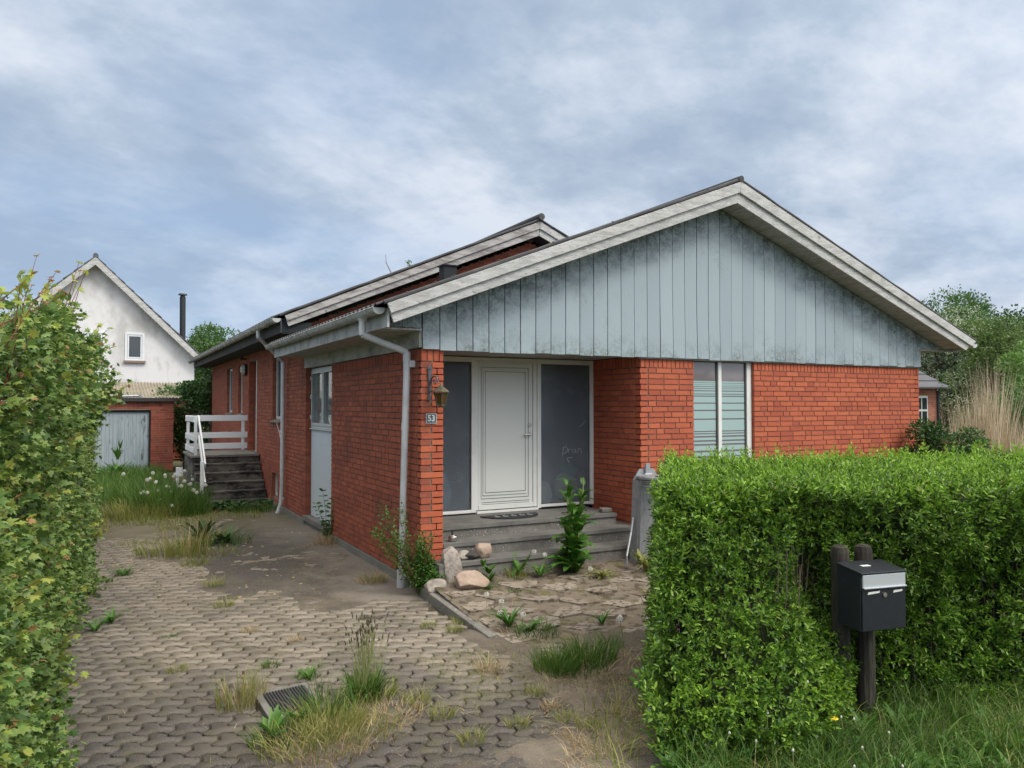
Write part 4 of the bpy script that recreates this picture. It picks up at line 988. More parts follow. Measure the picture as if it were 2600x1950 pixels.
# mailbox on two old posts
MBX = thing('mailbox', 'black metal mailbox with aluminium flap on two old wooden posts in front of the hedge', 'mailbox', (1.2, -4.3, -.1))
mo_ = Vector((1.03, -4.457, .513)); mu = Vector((math.cos(R_(-11)), math.sin(R_(-11)), 0)); mv = Vector((-mu.y, mu.x, 0)); mz = Vector((0, 0, 1))
def mpt(u_, v_, z_): return mo_ + mu * u_ + mv * v_ + mz * z_
b = MB(); b.hexa([mpt(0, .012, 0), mpt(.326, .012, .0), mpt(.326, .206, 0), mpt(0, .206, 0), mpt(0, .012, .345), mpt(.326, .012, .345), mpt(.326, .206, .368), mpt(0, .206, .368)]); b.build('box', MT['blackmetal'], MBX, bevel=.004)
b = MB(); b.obox(mpt(.006, .0, .004), mu * .314, mv * .011, mz * .245); b.build('door', MT['blackmetal'], MBX, bevel=.003)
b = MB(); b.hexa([mpt(-.004, -.006, .336), mpt(.330, -.006, .336), mpt(.330, .21, .360), mpt(-.004, .21, .360), mpt(-.004, -.006, .347), mpt(.330, -.006, .347), mpt(.330, .21, .372), mpt(-.004, .21, .372)]); b.build('lid', MT['blackmetal'], MBX, bevel=.003)
b = MB(); b.obox(mpt(.008, -.004, .256), mu * .308, mv * .012, mz * .078); b.obox(mpt(.008, -.016, .254), mu * .308, mv * .012, mz * .008); b.build('letter_flap', MT['alu'], MBX, bevel=.002)
b = MB(); b.tube([mpt(.163, .0, .212), mpt(.163, -.008, .212)], .014, 14); b.tube([mpt(.163, -.008, .212), mpt(.163, -.011, .212)], .004, 6); b.build('lock', MT['steel'], MBX)
for a0, a1 in ((.04, .125), (.225, .29)):
    b = MB(); b.hexa([mpt(a0, -.003, .219), mpt(a1, -.003, .225), mpt(a1, -.001, .225), mpt(a0, -.001, .219), mpt(a0 + .006, -.003, .233), mpt(a1 + .004, -.003, .237), mpt(a1 + .004, -.001, .237), mpt(a0 + .006, -.001, .233)]); b.build('name_sticker', MT['white'], MBX)
b = MB(); b.obox(mpt(.10, .10, .3605), mu * .06, mv * .03, mz * .0022); b.build('top_sticker', MT['white'], MBX)
r_ = random.Random(4)
for k, (l_, f_) in enumerate(((2.05, 4.84), (2.215, 4.87))):
    x, y = lf(l_, f_); b = MB(); n = 12; prof = [(.056, -.25), (.056, .2), (.055, .7), (.054, .93), (.048, .962), (.03, .972)]
    b.lathe((x, y, 0), prof, n)
    for q in range(len(b.v)):
        vx, vy, vz = b.v[q]; d = 1 + .06 * mnoise.noise(Vector((vx * 20, vy * 20, vz * 2 + k * 9))); b.v[q] = (x + (vx - x) * d + .006 * math.sin(vz * 3 + k), y + (vy - y) * d, vz)
    b.build('post', MT['postwood'], MBX)

# drain cover
dr = thing('drain_cover', 'ribbed dark cover in a raised concrete frame among the weeds in the driveway', 'drain cover', (-1.83, -2.43, -.1))
o0 = Vector((-2.0, -2.66, -.10)); du = Vector((.36, .05, .0)); dv = Vector((-.02, .47, .012))
b = MB(); W_ = .055 / du.length
def dq(a, c, z): return o0 + du * a + dv * c + Vector((0, 0, z))
for (a0, a1, c0, c1) in ((0, 1, 0, .13), (0, 1, .90, 1), (0, .13, .13, .90), (.9, 1, .13, .90)):
    b.hexa([dq(a0, c0, -.03), dq(a1, c0, -.03), dq(a1, c1, -.03), dq(a0, c1, -.03), dq(a0, c0, .040), dq(a1, c0, .040), dq(a1, c1, .040), dq(a0, c1, .040)])
b.build('rim', MT['slate'], dr, bevel=.006)
b = MB(); b.hexa([dq(.131, .131, 0), dq(.899, .131, 0), dq(.899, .899, 0), dq(.131, .899, 0), dq(.131, .131, .038), dq(.899, .131, .038), dq(.899, .899, .038), dq(.131, .899, .038)])
for i in range(14):
    a0 = .145 + i * .0535; b.hexa([dq(a0, .14, .0385), dq(a0 + .030, .14, .0385), dq(a0 + .030, .89, .0385), dq(a0, .89, .0385), dq(a0 + .004, .14, .047), dq(a0 + .026, .14, .047), dq(a0 + .026, .89, .047), dq(a0 + .004, .89, .047)])
b.build('ribbed_plate', MT['tar'], dr)

# ================================================================== SIDE STAIRCASE
SC = thing('side_staircase', 'blackened concrete staircase with white wooden railing at the side door', 'staircase', (-.7, 9.3, -.1))
zl = .83; b = MB(); b.box(-1.31, -.02, 9.22, 10.95, -.12, zl - .05); b.build('landing', MT['soot'], SC, bevel=.01)
b = MB(); b.box(-1.345, -.02, 9.19, 10.98, zl - .048, zl); b.build('landing_slab', MT['concrete'], SC, bevel=.006)
for i in range(5):
    zt = zl - .165 * (i + 1); y1 = 9.22 - .21 * i; y0 = y1 - .21
    if zt < -.05: break
    b = MB(); b.box(-1.29 + .001 * i, -.02, y0 + .015, y1 + (.0 if i == 0 else -.0), -.12, zt - .035); b.build('step', MT['soot'], SC)
    b = MB(); b.box(-1.30, -.02, y0, y1 + .01, zt - .034, zt); b.build('tread', MT['soot'], SC, bevel=.006)
def plank(mb, p0, p1, w, t, side=(1, 0, 0)):
    p0, p1, s_ = Vector(p0), Vector(p1), Vector(side); d = (p1 - p0); up = d.normalized().cross(s_).normalized()
    if up.z < 0: up = -up
    mb.obox(p0 - up * w / 2 - s_ * t / 2, d, s_ * t, up * w)
rx = -1.25
for (px, py) in ((rx, 10.88), (-.09, 10.88), (rx, 9.30)):
    b = MB(); b.box(px - .03, px + .03, py - .03, py + .03, zl, 1.62); b.build('post', MT['rail'], SC, bevel=.004)
for z in (1.555, 1.175, .93):
    b = MB(); b.box(rx - .06, .0, 10.835, 10.851, z - .065, z + .065); b.build('rail_board', MT['rail'], SC, bevel=.003)
    b = MB(); b.box(rx - .05, rx - .032, 9.24, 10.95, z - .055, z + .055); b.build('rail_board', MT['rail'], SC, bevel=.003)
b = MB(); plank(b, (rx + .05, 9.32, 1.60), (rx + .05, 8.05, .70), .10, .028); b.build('handrail', MT['rail'], SC, bevel=.003)
b = MB(); plank(b, (rx + .05, 9.22, 1.20), (rx + .05, 8.05, .36), .10, .028); b.build('handrail', MT['rail'], SC, bevel=.003)
b = MB(); b.box(rx - .03, rx + .03, 8.09, 8.15, -.12, .78); b.build('post', MT['rail'], SC, bevel=.004)
b = MB(); b.box(-1.52, -1.47, 10.3, 10.36, -.1, .52); b.box(-1.535, -1.40, 10.28, 10.30, .33, .52); tag(b.build('white_post', MT['rail'], loc=(-1.5, 10.3, -.1), bevel=.004), 'short white post with a board stub left of the side staircase', 'post')

# ================================================================== NEIGHBOURING BUILDINGS, LEFT
GA = thing('brick_garage', 'low flat roofed brick garage with worn blue grey board door', 'garage', (-2.4, 17.5, -.1))
bricks(GA, 'wall', (-3.75, 17.5), (1, 0, 0), (0, -1, 0), 2.70, -.1, 1.94, opens=[(.30, 2.08, -.1, 1.69)], seed=30, mats=(MT['brick_far'], MT['mortar_far']))
b = MB(); b.box(-1.16, -1.055, 17.62, 21.8, -.1, 1.93); b.box(-3.745, -3.64, 17.62, 21.8, -.1, 1.93); b.box(-3.74, -1.06, 21.8, 21.9, -.1, 1.93); b.build('wall', MT['brick_far'], GA)
b = MB(); b.box(-3.85, -.95, 17.38, 22.0, 1.945, 2.06); b.build('roof', MT['tar'], GA, bevel=.01)
b = MB(); k = 0; x = -3.45
while x < -1.69:
    b.box(x + .003, min(x + .098, -1.69), 17.60 - .002 * (k % 2), 17.63, -.09, 1.64); x += .1; k += 1
gd = b.build('garage_door', MT['gdoor'], GA)
b = MB(); b.box(-3.45, -3.40, 17.55, 17.64, -.09, 1.685); b.box(-1.72, -1.675, 17.55, 17.64, -.09, 1.685); b.box(-3.40, -1.72, 17.55, 17.64, 1.645, 1.685); b.build('door_frame', MT['clad_dark'], GA)
b = MB(); b.tube([(-2.45, 17.45, 2.10), (-1.98, 17.45, 2.11)], .035, 8); b.box(-2.50, -2.43, 17.40, 17.5, 2.06, 2.16); b.box(-2.0, -1.93, 17.40, 17.5, 2.06, 2.16); b.tube([(-2.50, 17.45, 2.13), (-2.58, 17.46, 2.07)], .01, 5); b.tube([(-1.95, 17.45, 2.13), (-1.84, 17.46, 2.07)], .01, 5)
tag(b.build('roof_floodlight', MT['zinc'], loc=(-2.2, 17.45, 2.06)), 'slim grey tube lamp lying on the front edge of the garage roof', 'lamp')

LT = thing('lean_to_shed', 'lichen stained corrugated lean to roof between the garage and the white house', 'shed', (-2, 24, -.1))
b = MB()
def corr_y(mb, x0, x1, y0, z0, y1, z1, wl_=.11, amp=.025):
    n = int((x1 - x0) / (wl_ / 5)); q = len(mb.v)
    for i in range(n + 1):
        x = x0 + (x1 - x0) * i / n; d = amp * math.sin(2 * math.pi * (x - x0) / wl_)
        mb.v += [(x, y0, z0 + d), (x, y1, z1 + d), (x, y0, z0 + d - .02)]
    for i in range(n):
        a = q + i * 3; mb.f += [(a, a + 3, a + 4, a + 1), (a + 2, a + 5, a + 3, a)]; mb.m += [0, 0]
corr_y(b, -4.8, .36, 22.4, 2.12, 26.2, 2.74); b.build('roof', MT['eternit'], LT)
b = MB(); b.box(-4.7, .25, 22.7, 22.8, -.1, 2.10); b.box(.2, .28, 22.8, 26.1, -.1, 2.2); b.build('wall', MT['brick_far'], LT)

WH = thing('white_house', 'dirty white rendered gable house with steep tiled roof behind the garage', 'house', (-3.2, 29, -.1))
ap = (-3.26, 8.0)
b = MB(); b.prism([(-7.4, 29, -.1), (.62, 29, -.1), (.62, 29, 4.0), (ap[0], 29, 7.80), (-7.4, 29, 4.0)], (0, 11, 0)); b.build('wall', MT['render'], WH)
b = MB(); r_ = random.Random(8)
for sx, xe, ze in ((1, 1.0, 3.86), (-1, -7.75, 3.9)):
    n = 12
    for i in range(n):
        t0, t1 = i / n, (i + 1) / n + .01; xa, za = ap[0] + (xe - ap[0]) * t0, ap[1] + (ze - ap[1]) * t0; xb, zb = ap[0] + (xe - ap[0]) * t1, ap[1] + (ze - ap[1]) * t1
        b.prism([(xa, 28.62, za + .03), (xb, 28.62, zb + .075), (xb, 28.62, zb + .02), (xa, 28.62, za - .03)][::sx], (0, 11.6, 0))
b.tube([(ap[0], 28.6, ap[1] + .05), (ap[0], 40.2, ap[1] + .05)], .10, 10); b.build('roof', MT['farroof'], WH)
for sx, xe, ze in ((1, .96, 3.86), (-1, -7.7, 3.9)):
    for (dz0, dz1, yy) in ((-.02, -.19, 28.60), (-.19, -.34, 28.57)):
        b = MB(); b.prism([(ap[0], yy, ap[1] + dz1), (xe, yy, ze + dz1), (xe, yy, ze + dz0), (ap[0], yy, ap[1] + dz0)][::-sx], (0, .04, 0)); b.build('bargeboard', MT['fascia'], WH)
    b = MB(); b.prism([(ap[0], 28.64, ap[1] - .2), (xe, 28.64, ze - .2), (xe, 28.64, ze - .15), (ap[0], 28.64, ap[1] - .15)][::-sx], (0, .4, 0)); b.build('soffit', MT['soffit'], WH)
for x0 in (-2.12, -3.62):
    b = MB(); frame(b, x0, x0 + .74, 3.74, 4.92, 28.95, .08, .06); frame(b, x0 + .1, x0 + .64, 3.84, 4.82, 28.965, .05, .03); wn = b.build('window', MT['rail'], WH)
    b = MB(); b.box(x0 + .15, x0 + .59, 28.985, 28.99, 3.89, 4.77); b.build('pane', MT['glass'], wn)
    b = MB(); b.box(x0 - .05, x0 + .79, 28.88, 28.99, 3.64, 3.735); b.build('sill', MT['mortar_far'], wn)
b = MB(); b.tube([(.22, 30.0, 3.6), (.20, 30.0, 6.72)], .125, 14); b.tube([(.20, 30.0, 6.72), (.20, 30.0, 6.80)], [.10, .10], 12); b.tube([(.20, 30.0, 6.80), (.20, 30.0, 6.86)], [.20, .17], 14); b.build('flue_pipe', MT['flue'], WH)

# ---- right: neighbour's house, garden wall
NH = thing('distant_brick_house', 'pinkish brick bungalow with dark hipped tile roof beyond the reeds', 'house', (24, 12, -.1))
e0 = Vector((*lf(16.68, 30.2), 0)); eu = -RD; ev = GD
def nb(u_, v_, z_): return e0 + eu * u_ + ev * v_ + Vector((0, 0, z_))
b = MB(); b.obox(nb(0, 0, -.1), eu * 11, ev * .2, (0, 0, 2.62)); b.obox(nb(0, .2, -.1), eu * .2, ev * 8, (0, 0, 2.62)); b.obox(nb(.2, 8, -.1), eu * 11, ev * .2, (0, 0, 2.62)); b.build('wall', MT['brick_pink'], NH)
bricks(NH, 'wall', (nb(3, -.02, 0).x, nb(3, -.02, 0).y), -eu, -ev, 3.0, 0, 2.5, opens=[(1.87, 2.63, .9, 2.24)], seed=44, mats=(MT['brick_pink'], MT['mortar_light']), mort=True, depth=.02)
rf = MB(); A_, B_, Cc, Dd = nb(-.35, -.4, 2.5), nb(11.3, -.4, 2.5), nb(11.3, 8.6, 2.5), nb(-.35, 8.6, 2.5); R1, R2 = nb(4.2, 4.1, 6.3), nb(7.2, 4.1, 6.3)
nst = 14
def course(P0, P1, Q0, Q1):
    for i in range(nst):
        t0, t1 = i / nst, (i + 1) / nst; up = Vector((0, 0, .05))
        a, b_, c_, d_ = P0.lerp(Q0, t0) + up, P1.lerp(Q1, t0) + up, P1.lerp(Q1, t1), P0.lerp(Q0, t1)
        rf.poly([a, b_, c_, d_]); rf.poly([a - up * 1.2, b_ - up * 1.2, b_, a])
course(B_, A_, R2, R1); course(A_, Dd, R1, R1); course(Dd, Cc, R1, R2); course(Cc, B_, R2, R2)
rf.build('roof', MT['farroof'], NH)
b = MB(); b.obox(nb(.39, -.03, .95), eu * .72, ev * -.03, (0, 0, 1.26)); wn = b.build('window', MT['white'], NH)
for i in range(3):
    for j in range(2):
        b = MB(); b.obox(nb(.43 + i * .225, -.065, 1.02 + j * .66), eu * .18, ev * -.005, (0, 0, .44 if j else .58)); b.build('pane', MT['glass'], wn)
b = MB(); b.tube([nb(-.02, -.05, 0), nb(-.02, -.05, 2.4)], .05, 8); b.build('downpipe', MT['flue'], NH)

GW = thing('garden_wall', 'low dark red brick garden wall with pale coping beside the dry reeds', 'wall', (9.2, .3, -.1))
bricks(GW, 'wall', (8.3, .32), (1, 0, 0), (0, -1, 0), 1.5, -.1, 1.35, seed=50, mats=(MT['brick_side'], MT['mortar']))
b = MB(); b.box(8.28, 9.84, .28, .46, 1.352, 1.385); b.build('coping', MT['concrete'], GW, bevel=.004)

# ================================================================== VEGETATION
def V3(x): return np.asarray(x, dtype=float)
def sprigs(P, D, length, npair, size, kind, jit=.35):
    """P roots, D directions (n,3); returns leaf positions, dirs along short straight shoots"""
    n = len(P); D = unit(D); Ps = []; Ds = []; Ss = []
    a0 = rng.uniform(0, 6.28, n)
    X = unit(np.cross(D, rng.normal(0, 1, (n, 3)))); Y = np.cross(D, X)
    ln = np.broadcast_to(length, (n,))
    for k in range(npair):
        t = (k + .6) / npair
        for s in (0, 1):
            a = a0 + k * 1.57 + s * math.pi + rng.normal(0, .3, n)
            rad = X * np.cos(a)[:, None] + Y * np.sin(a)[:, None]
            Ps.append(P + D * (ln * t)[:, None]); Ds.append(rad * (1.0 - .55 * t) + D * (.35 + .7 * t) + rng.normal(0, jit * .5, (n, 3)))
            Ss.append(np.full(n, 1.0 - .35 * t ** 3) * rng.uniform(.7, 1.2, n))
    return np.concatenate(Ps), np.concatenate(Ds), np.concatenate(Ss) * size

# ---- clipped privet hedge on the right
HG = thing('privet_hedge', 'thick clipped bright green privet hedge in the right foreground behind the mailbox', 'hedge', (2.4, -3.2, -.1))
def n3(p, s, o=0): return mnoise.noise(Vector((p[0] * s + o, p[1] * s, p[2] * s - o)))
def hedge_front(l, z):      # depth of the front face at lateral l, height z
    f = 4.98 + .10 * (l - .9) + .13 * mnoise.noise(Vector((l * 1.5, z * 1.7, 3))) + .10 * mnoise.noise(Vector((l * 4.5, z * 4.5, 1))) + .05 * mnoise.noise(Vector((l * 11, z * 11, 5)))
    f -= (.58 + .20 * sstep(1.9, 1.4, l)) * sstep(2.38, 1.7, l) * min(1, max(0, (1.05 - z) / .95))
    f -= .12 * sstep(2.2, 2.5, l)
    f -= .15 * math.exp(-((l - 1.62) / .45) ** 2 - ((z - .25) / .40) ** 2)       # lower bulge in front of the left post
    f += .30 * math.exp(-((l - 1.93) / .13) ** 2 - ((z - .68) / .22) ** 2)       # dark hollow beside the mailbox
    f -= .12 * math.exp(-((z - 1.0) / .3) ** 2) * (0 if 1.8 < l < 2.5 else 1)
    f += .14 * max(0, z - 1.15) / .2
    return f
def hedge_left(f, z): return .98 + (f - 4.95) * .21 - .05 * math.sin(z * 2.6) + .07 * mnoise.noise(Vector((f * 1.5, z * 2, 7))) - (.05 if z < .35 else 0)
def hedge_back(l): return 6.5 + .55 * min(1, max(0, (l - 1.2) / 2))
def hedge_top(l, f): return 1.30 + .035 * (f - 5) + .06 * mnoise.noise(Vector((l * 1.4, f * 1.4, 2))) + .035 * mnoise.noise(Vector((l * 5, f * 5, 2))) - .10 * math.exp(-(l - .95) / .12 if l > .95 else 0)
P = []; D = []
for _ in range(8200):       # front
    l = rng.uniform(.90, 5.6); z = rng.uniform(-.08, 1.33); f = hedge_front(l, z) + abs(rng.normal(0, .05))
    x, y = lf(l, f); P.append((x, y, z)); d = -np.array(GD) * .75 + np.array((0, 0, .55)) + rng.normal(0, .42, 3); D.append(d)
for _ in range(2600):       # left end
    z = rng.uniform(-.08, 1.33); f = rng.uniform(hedge_front(.98, z), 6.7); l = hedge_left(f, z) + abs(rng.normal(0, .05))
    x, y = lf(l, f); P.append((x, y, z)); D.append(-np.array(RD) * .7 + np.array((0, 0, .6)) + rng.normal(0, .42, 3))
for _ in range(6000):       # top
    l = rng.uniform(.98, 5.8); f = rng.uniform(4.95, hedge_back(l)); l = max(l, hedge_left(f, 1.3) + .02); z = hedge_top(l, f) - abs(rng.normal(0, .05))
    x, y = lf(l, f); P.append((x, y, z)); D.append(np.array((0, 0, 1.)) + rng.normal(0, .38, 3))
for _ in range(1500):       # back
    l = rng.uniform(1.2, 5.8); z = rng.uniform(.1, 1.35); f = hedge_back(l) - abs(rng.normal(0, .05))
    x, y = lf(l, f); P.append((x, y, z)); D.append(np.array(GD) * .7 + np.array((0, 0, .6)) + rng.normal(0, .4, 3))
P, D = V3(P), V3(D)
lp, ld, ls = sprigs(P - unit(D) * .03, D, rng.uniform(.06, .12, len(P)), 5, .042, 'privet')
new = rng.uniform(0, 1, len(lp)) < np.clip((lp[:, 2] - 1.12) * 1.6, .03, .5) + .35 * np.clip(np.array([mnoise.noise(Vector((q[0] * 2.2, q[1] * 2.2, q[2] * 2.2))) for q in lp]) - .1, 0, 1)
dead = rng.uniform(0, 1, len(lp)) < .004; new &= ~dead
old = ~new & ~dead; v1 = leaves(lp[old], ld[old], ls[old], 'privet', .8); v3 = leaves(lp[dead], ld[dead], ls[dead], 'privet', .8); v2 = leaves(lp[new], ld[new], ls[new] * 1.05, 'privet', .8)
Vv, FF, MI = merge([(v1[0], v1[1], 0), (v2[0], v2[1], 1), (v3[0], v3[1], 2)])
mesh_np('foliage', Vv, FF, [MT['privet'], MT['privet_new'], MT['straw']], HG, mi=MI)
# upright young shoots along the top
P = []; D = []
for _ in range(330):
    l = rng.uniform(1.0, 5.8); f = rng.choice([rng.uniform(5.0, hedge_back(l)), hedge_back(l) - abs(rng.normal(0, .15))]); l = max(l, hedge_left(f, 1.3) + .03)
    x, y = lf(l, f); P.append((x, y, hedge_top(l, f) - .03)); D.append(np.array((0, 0, 1.)) + rng.normal(0, .22, 3))
P, D = V3(P), V3(D); lp, ld, ls = sprigs(P, D, rng.uniform(.10, .20, len(P)), 6, .04, 'privet'); v1 = leaves(lp, ld, ls, 'privet', .6)
mesh_np('young_shoots', v1[0], v1[1], MT['privet_new'], HG)
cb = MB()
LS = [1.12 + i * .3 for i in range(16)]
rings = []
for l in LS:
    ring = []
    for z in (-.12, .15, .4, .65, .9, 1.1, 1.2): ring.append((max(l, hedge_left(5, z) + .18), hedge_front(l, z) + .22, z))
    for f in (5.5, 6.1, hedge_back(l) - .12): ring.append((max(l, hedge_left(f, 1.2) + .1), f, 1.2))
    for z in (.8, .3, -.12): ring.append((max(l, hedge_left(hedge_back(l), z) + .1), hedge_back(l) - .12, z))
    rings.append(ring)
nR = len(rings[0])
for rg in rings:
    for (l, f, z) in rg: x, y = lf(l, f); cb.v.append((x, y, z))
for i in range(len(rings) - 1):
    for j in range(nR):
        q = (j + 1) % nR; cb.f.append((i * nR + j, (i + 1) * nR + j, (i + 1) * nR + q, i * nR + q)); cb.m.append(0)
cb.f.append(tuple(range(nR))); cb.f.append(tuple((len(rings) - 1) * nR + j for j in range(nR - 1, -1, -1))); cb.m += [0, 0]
cb.build('dark_filler_core', MT['core'], HG)  # solid filler added to stop light passing through the hedge
tw = MB(); r_ = random.Random(6)
for i in range(150):
    l = r_.uniform(1.1, 4.4) if i > 60 else r_.uniform(1.75, 2.15); f = hedge_front(l, .6) + .08 + r_.uniform(-.02, .05); x, y = lf(l, f); h = r_.uniform(.5, 1.1)
    pts = [(x, y, -.12)]
    for k in range(4): q = pts[-1]; pts.append((q[0] + r_.uniform(-.05, .05), q[1] + r_.uniform(-.03, .03), q[2] + h / 4))
    tw.tube(pts, [.007, .006, .005, .004, .002], 4, cap=False)
tw.build('stems', MT['bark'], HG)

# ---- tall maple hedge on the left
MH = thing('maple_hedge', 'tall untrimmed field maple hedge with bronze young tips along the left edge of the driveway', 'hedge', (-3.8, -.5, -.1))
def mface(y, z):
    b = -3.17 + .07 * math.sin(y * 1.1 + z) + .13 * mnoise.noise(Vector((y * .9, z * 1.1, 4))) + .06 * mnoise.noise(Vector((y * 2.6, z * 2.6, 8)))
    b -= .16 * sstep(-2.6, -4.4, y) ; b += .05 * sstep(.9, 0, z)
    b += .24 * math.exp(-((y + .6) / .7) ** 2 - ((z - 2.0) / .35) ** 2)
    b += .10 * math.exp(-((y + 2.4) / .6) ** 2 - ((z - 1.8) / .35) ** 2)
    return b
def mtop(y): return 2.31 - .34 * sstep(-2.2, -4.2, y) + .22 * mnoise.noise(Vector((y * .8, 3, 1))) + .12 * mnoise.noise(Vector((y * 2.4, 5, 1))) - .10 * sstep(0, 3, y) - .5 * sstep(5, 9, y) 
P = []; D = []
def outv(): return np.array((1.0, -.35, .25))
nface = 7600
ys = -4.5 + 13.7 * rng.uniform(0, 1, nface) ** 1.35
for y in ys:
    z = rng.uniform(-.05, 1) * mtop(y) if rng.uniform() < .93 else mtop(y)
    x = mface(y, z) - abs(rng.normal(0, .09)); z += 0; P.append((x, y, z)); D.append(outv() + rng.normal(0, .55, 3) + (0, 0, .3 * (z > 2)))
for _ in range(1700):
    y = -4.4 + 12.4 * rng.uniform() ** 1.3; x = rng.uniform(-4.9, mface(y, 2.4)); z = mtop(y) - .25 * abs(rng.normal(0, .6)) - .25 * max(0, (x + 3.3)); P.append((x, y, z)); D.append(np.array((.1, 0, 1.)) + rng.normal(0, .6, 3))
P, D = V3(P), V3(D)
lp, ld, ls = sprigs(P - unit(D) * .05, D, rng.uniform(.10, .22, len(P)), 3, .063, 'maple', .6)
ls *= np.clip(.75 + rng.normal(0, .18, len(ls)), .4, 1.2)
ld = ld + np.array((.25, -.1, -.35))          # blades droop outward
tip = rng.uniform(0, 1, len(lp)); zone = np.array([mnoise.noise(Vector((q[0] * 3, q[1] * 3, q[2] * 3))) for q in lp])
yel = tip < (.04 + .30 * np.clip(zone, 0, 1)); red = tip > .990 - .02 * np.clip(zone, 0, 1)
gr_ = ~(yel | red)
parts = []
for msk, k in ((gr_, 0), (yel, 1), (red, 2)):
    v_ = leaves(lp[msk], ld[msk], ls[msk] * (1 if k == 0 else .8), 'maple', 1.0); parts.append((v_[0], v_[1], k))
Vv, FF, MI = merge(parts); mesh_np('foliage', Vv, FF, [MT['maple'], MT['maple_y'], MT['maple_r']], MH, mi=MI)
# long shoots poking out towards the driveway and above the top, bronze at the tips
tw = MB(); r_ = random.Random(14); LP = []; LD = []; LK = []
for i in range(420):
    y = -4.3 + 10 * r_.random() ** 1.3
    if i < 190:
        z = r_.uniform(.1, 2.3); x = mface(y, z) - .15; d = Vector((1.0, r_.uniform(-.6, .2), r_.uniform(.2, 1.0))); ln = r_.uniform(.18, .34)
    else:
        x = r_.uniform(-4.0, mface(y, 2.3) - .05); z = mtop(y) - .25; d = Vector((r_.uniform(-.1, .5), r_.uniform(-.4, .3), 1.1)); ln = r_.uniform(.35, .65)
    d.normalize(); pts = [Vector((x, y, z))]
    for k in range(5):
        d = (d + Vector((r_.uniform(-.12, .12), r_.uniform(-.12, .12), .05))).normalized(); pts.append(pts[-1] + d * ln / 5)
    tw.tube(pts, [.005, .0045, .004, .003, .0025, .0015], 4, cap=False)
    for k in range(1, 6):
        for s in (-1, 1):
            side = d.cross(Vector((0, 0, 1))).normalized() * s if k % 2 else Vector((0, 0, .6)) * s + d * .2
            LP.append(tuple(pts[k])); LD.append(tuple(side + d * .5 + Vector((0, 0, -.25)))); LK.append(2 if (k >= 5 and i % 2) else (1 if k >= 4 else 0))
LP, LD, LK = V3(LP), V3(LD), np.array(LK); parts = []
for k in (0, 1, 2):
    m_ = LK == k; v_ = leaves(LP[m_], LD[m_] + rng.normal(0, .2, (m_.sum(), 3)), rng.uniform(.7, 1.1, m_.sum()) * (.06, .05, .038)[k], 'maple', 1.0); parts.append((v_[0], v_[1], k))
Vv, FF, MI = merge(parts); mesh_np('young_shoots', Vv, FF, [MT['maple'], MT['maple_y'], MT['maple_r']], MH, mi=MI)
for i in range(70):
    y = -4.3 + r_.random() * 12; x = r_.uniform(-4.3, -3.6); pts = [Vector((x, y, -.12))]
    for k in range(6): pts.append(pts[-1] + Vector((r_.uniform(-.05, .07), r_.uniform(-.08, .08), .37)))
    tw.tube(pts, [.014, .012, .010, .008, .006, .005, .003], 5, cap=False)
tw.build('branches', MT['redtwig'], MH)
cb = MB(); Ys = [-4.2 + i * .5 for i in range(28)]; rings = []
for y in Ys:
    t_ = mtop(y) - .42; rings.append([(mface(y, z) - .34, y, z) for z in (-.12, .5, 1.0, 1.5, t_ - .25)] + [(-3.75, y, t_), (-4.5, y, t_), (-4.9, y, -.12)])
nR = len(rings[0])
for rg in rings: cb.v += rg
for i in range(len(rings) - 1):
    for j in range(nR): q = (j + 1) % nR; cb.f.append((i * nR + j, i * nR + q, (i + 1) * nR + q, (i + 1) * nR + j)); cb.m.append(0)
cb.f.append(tuple(range(nR))[::-1]); cb.f.append(tuple((len(rings) - 1) * nR + j for j in range(nR))); cb.m += [0, 0]; cb.build('dark_filler_core', MT['core'], MH)  # solid mass added behind the maple leaves to keep light out

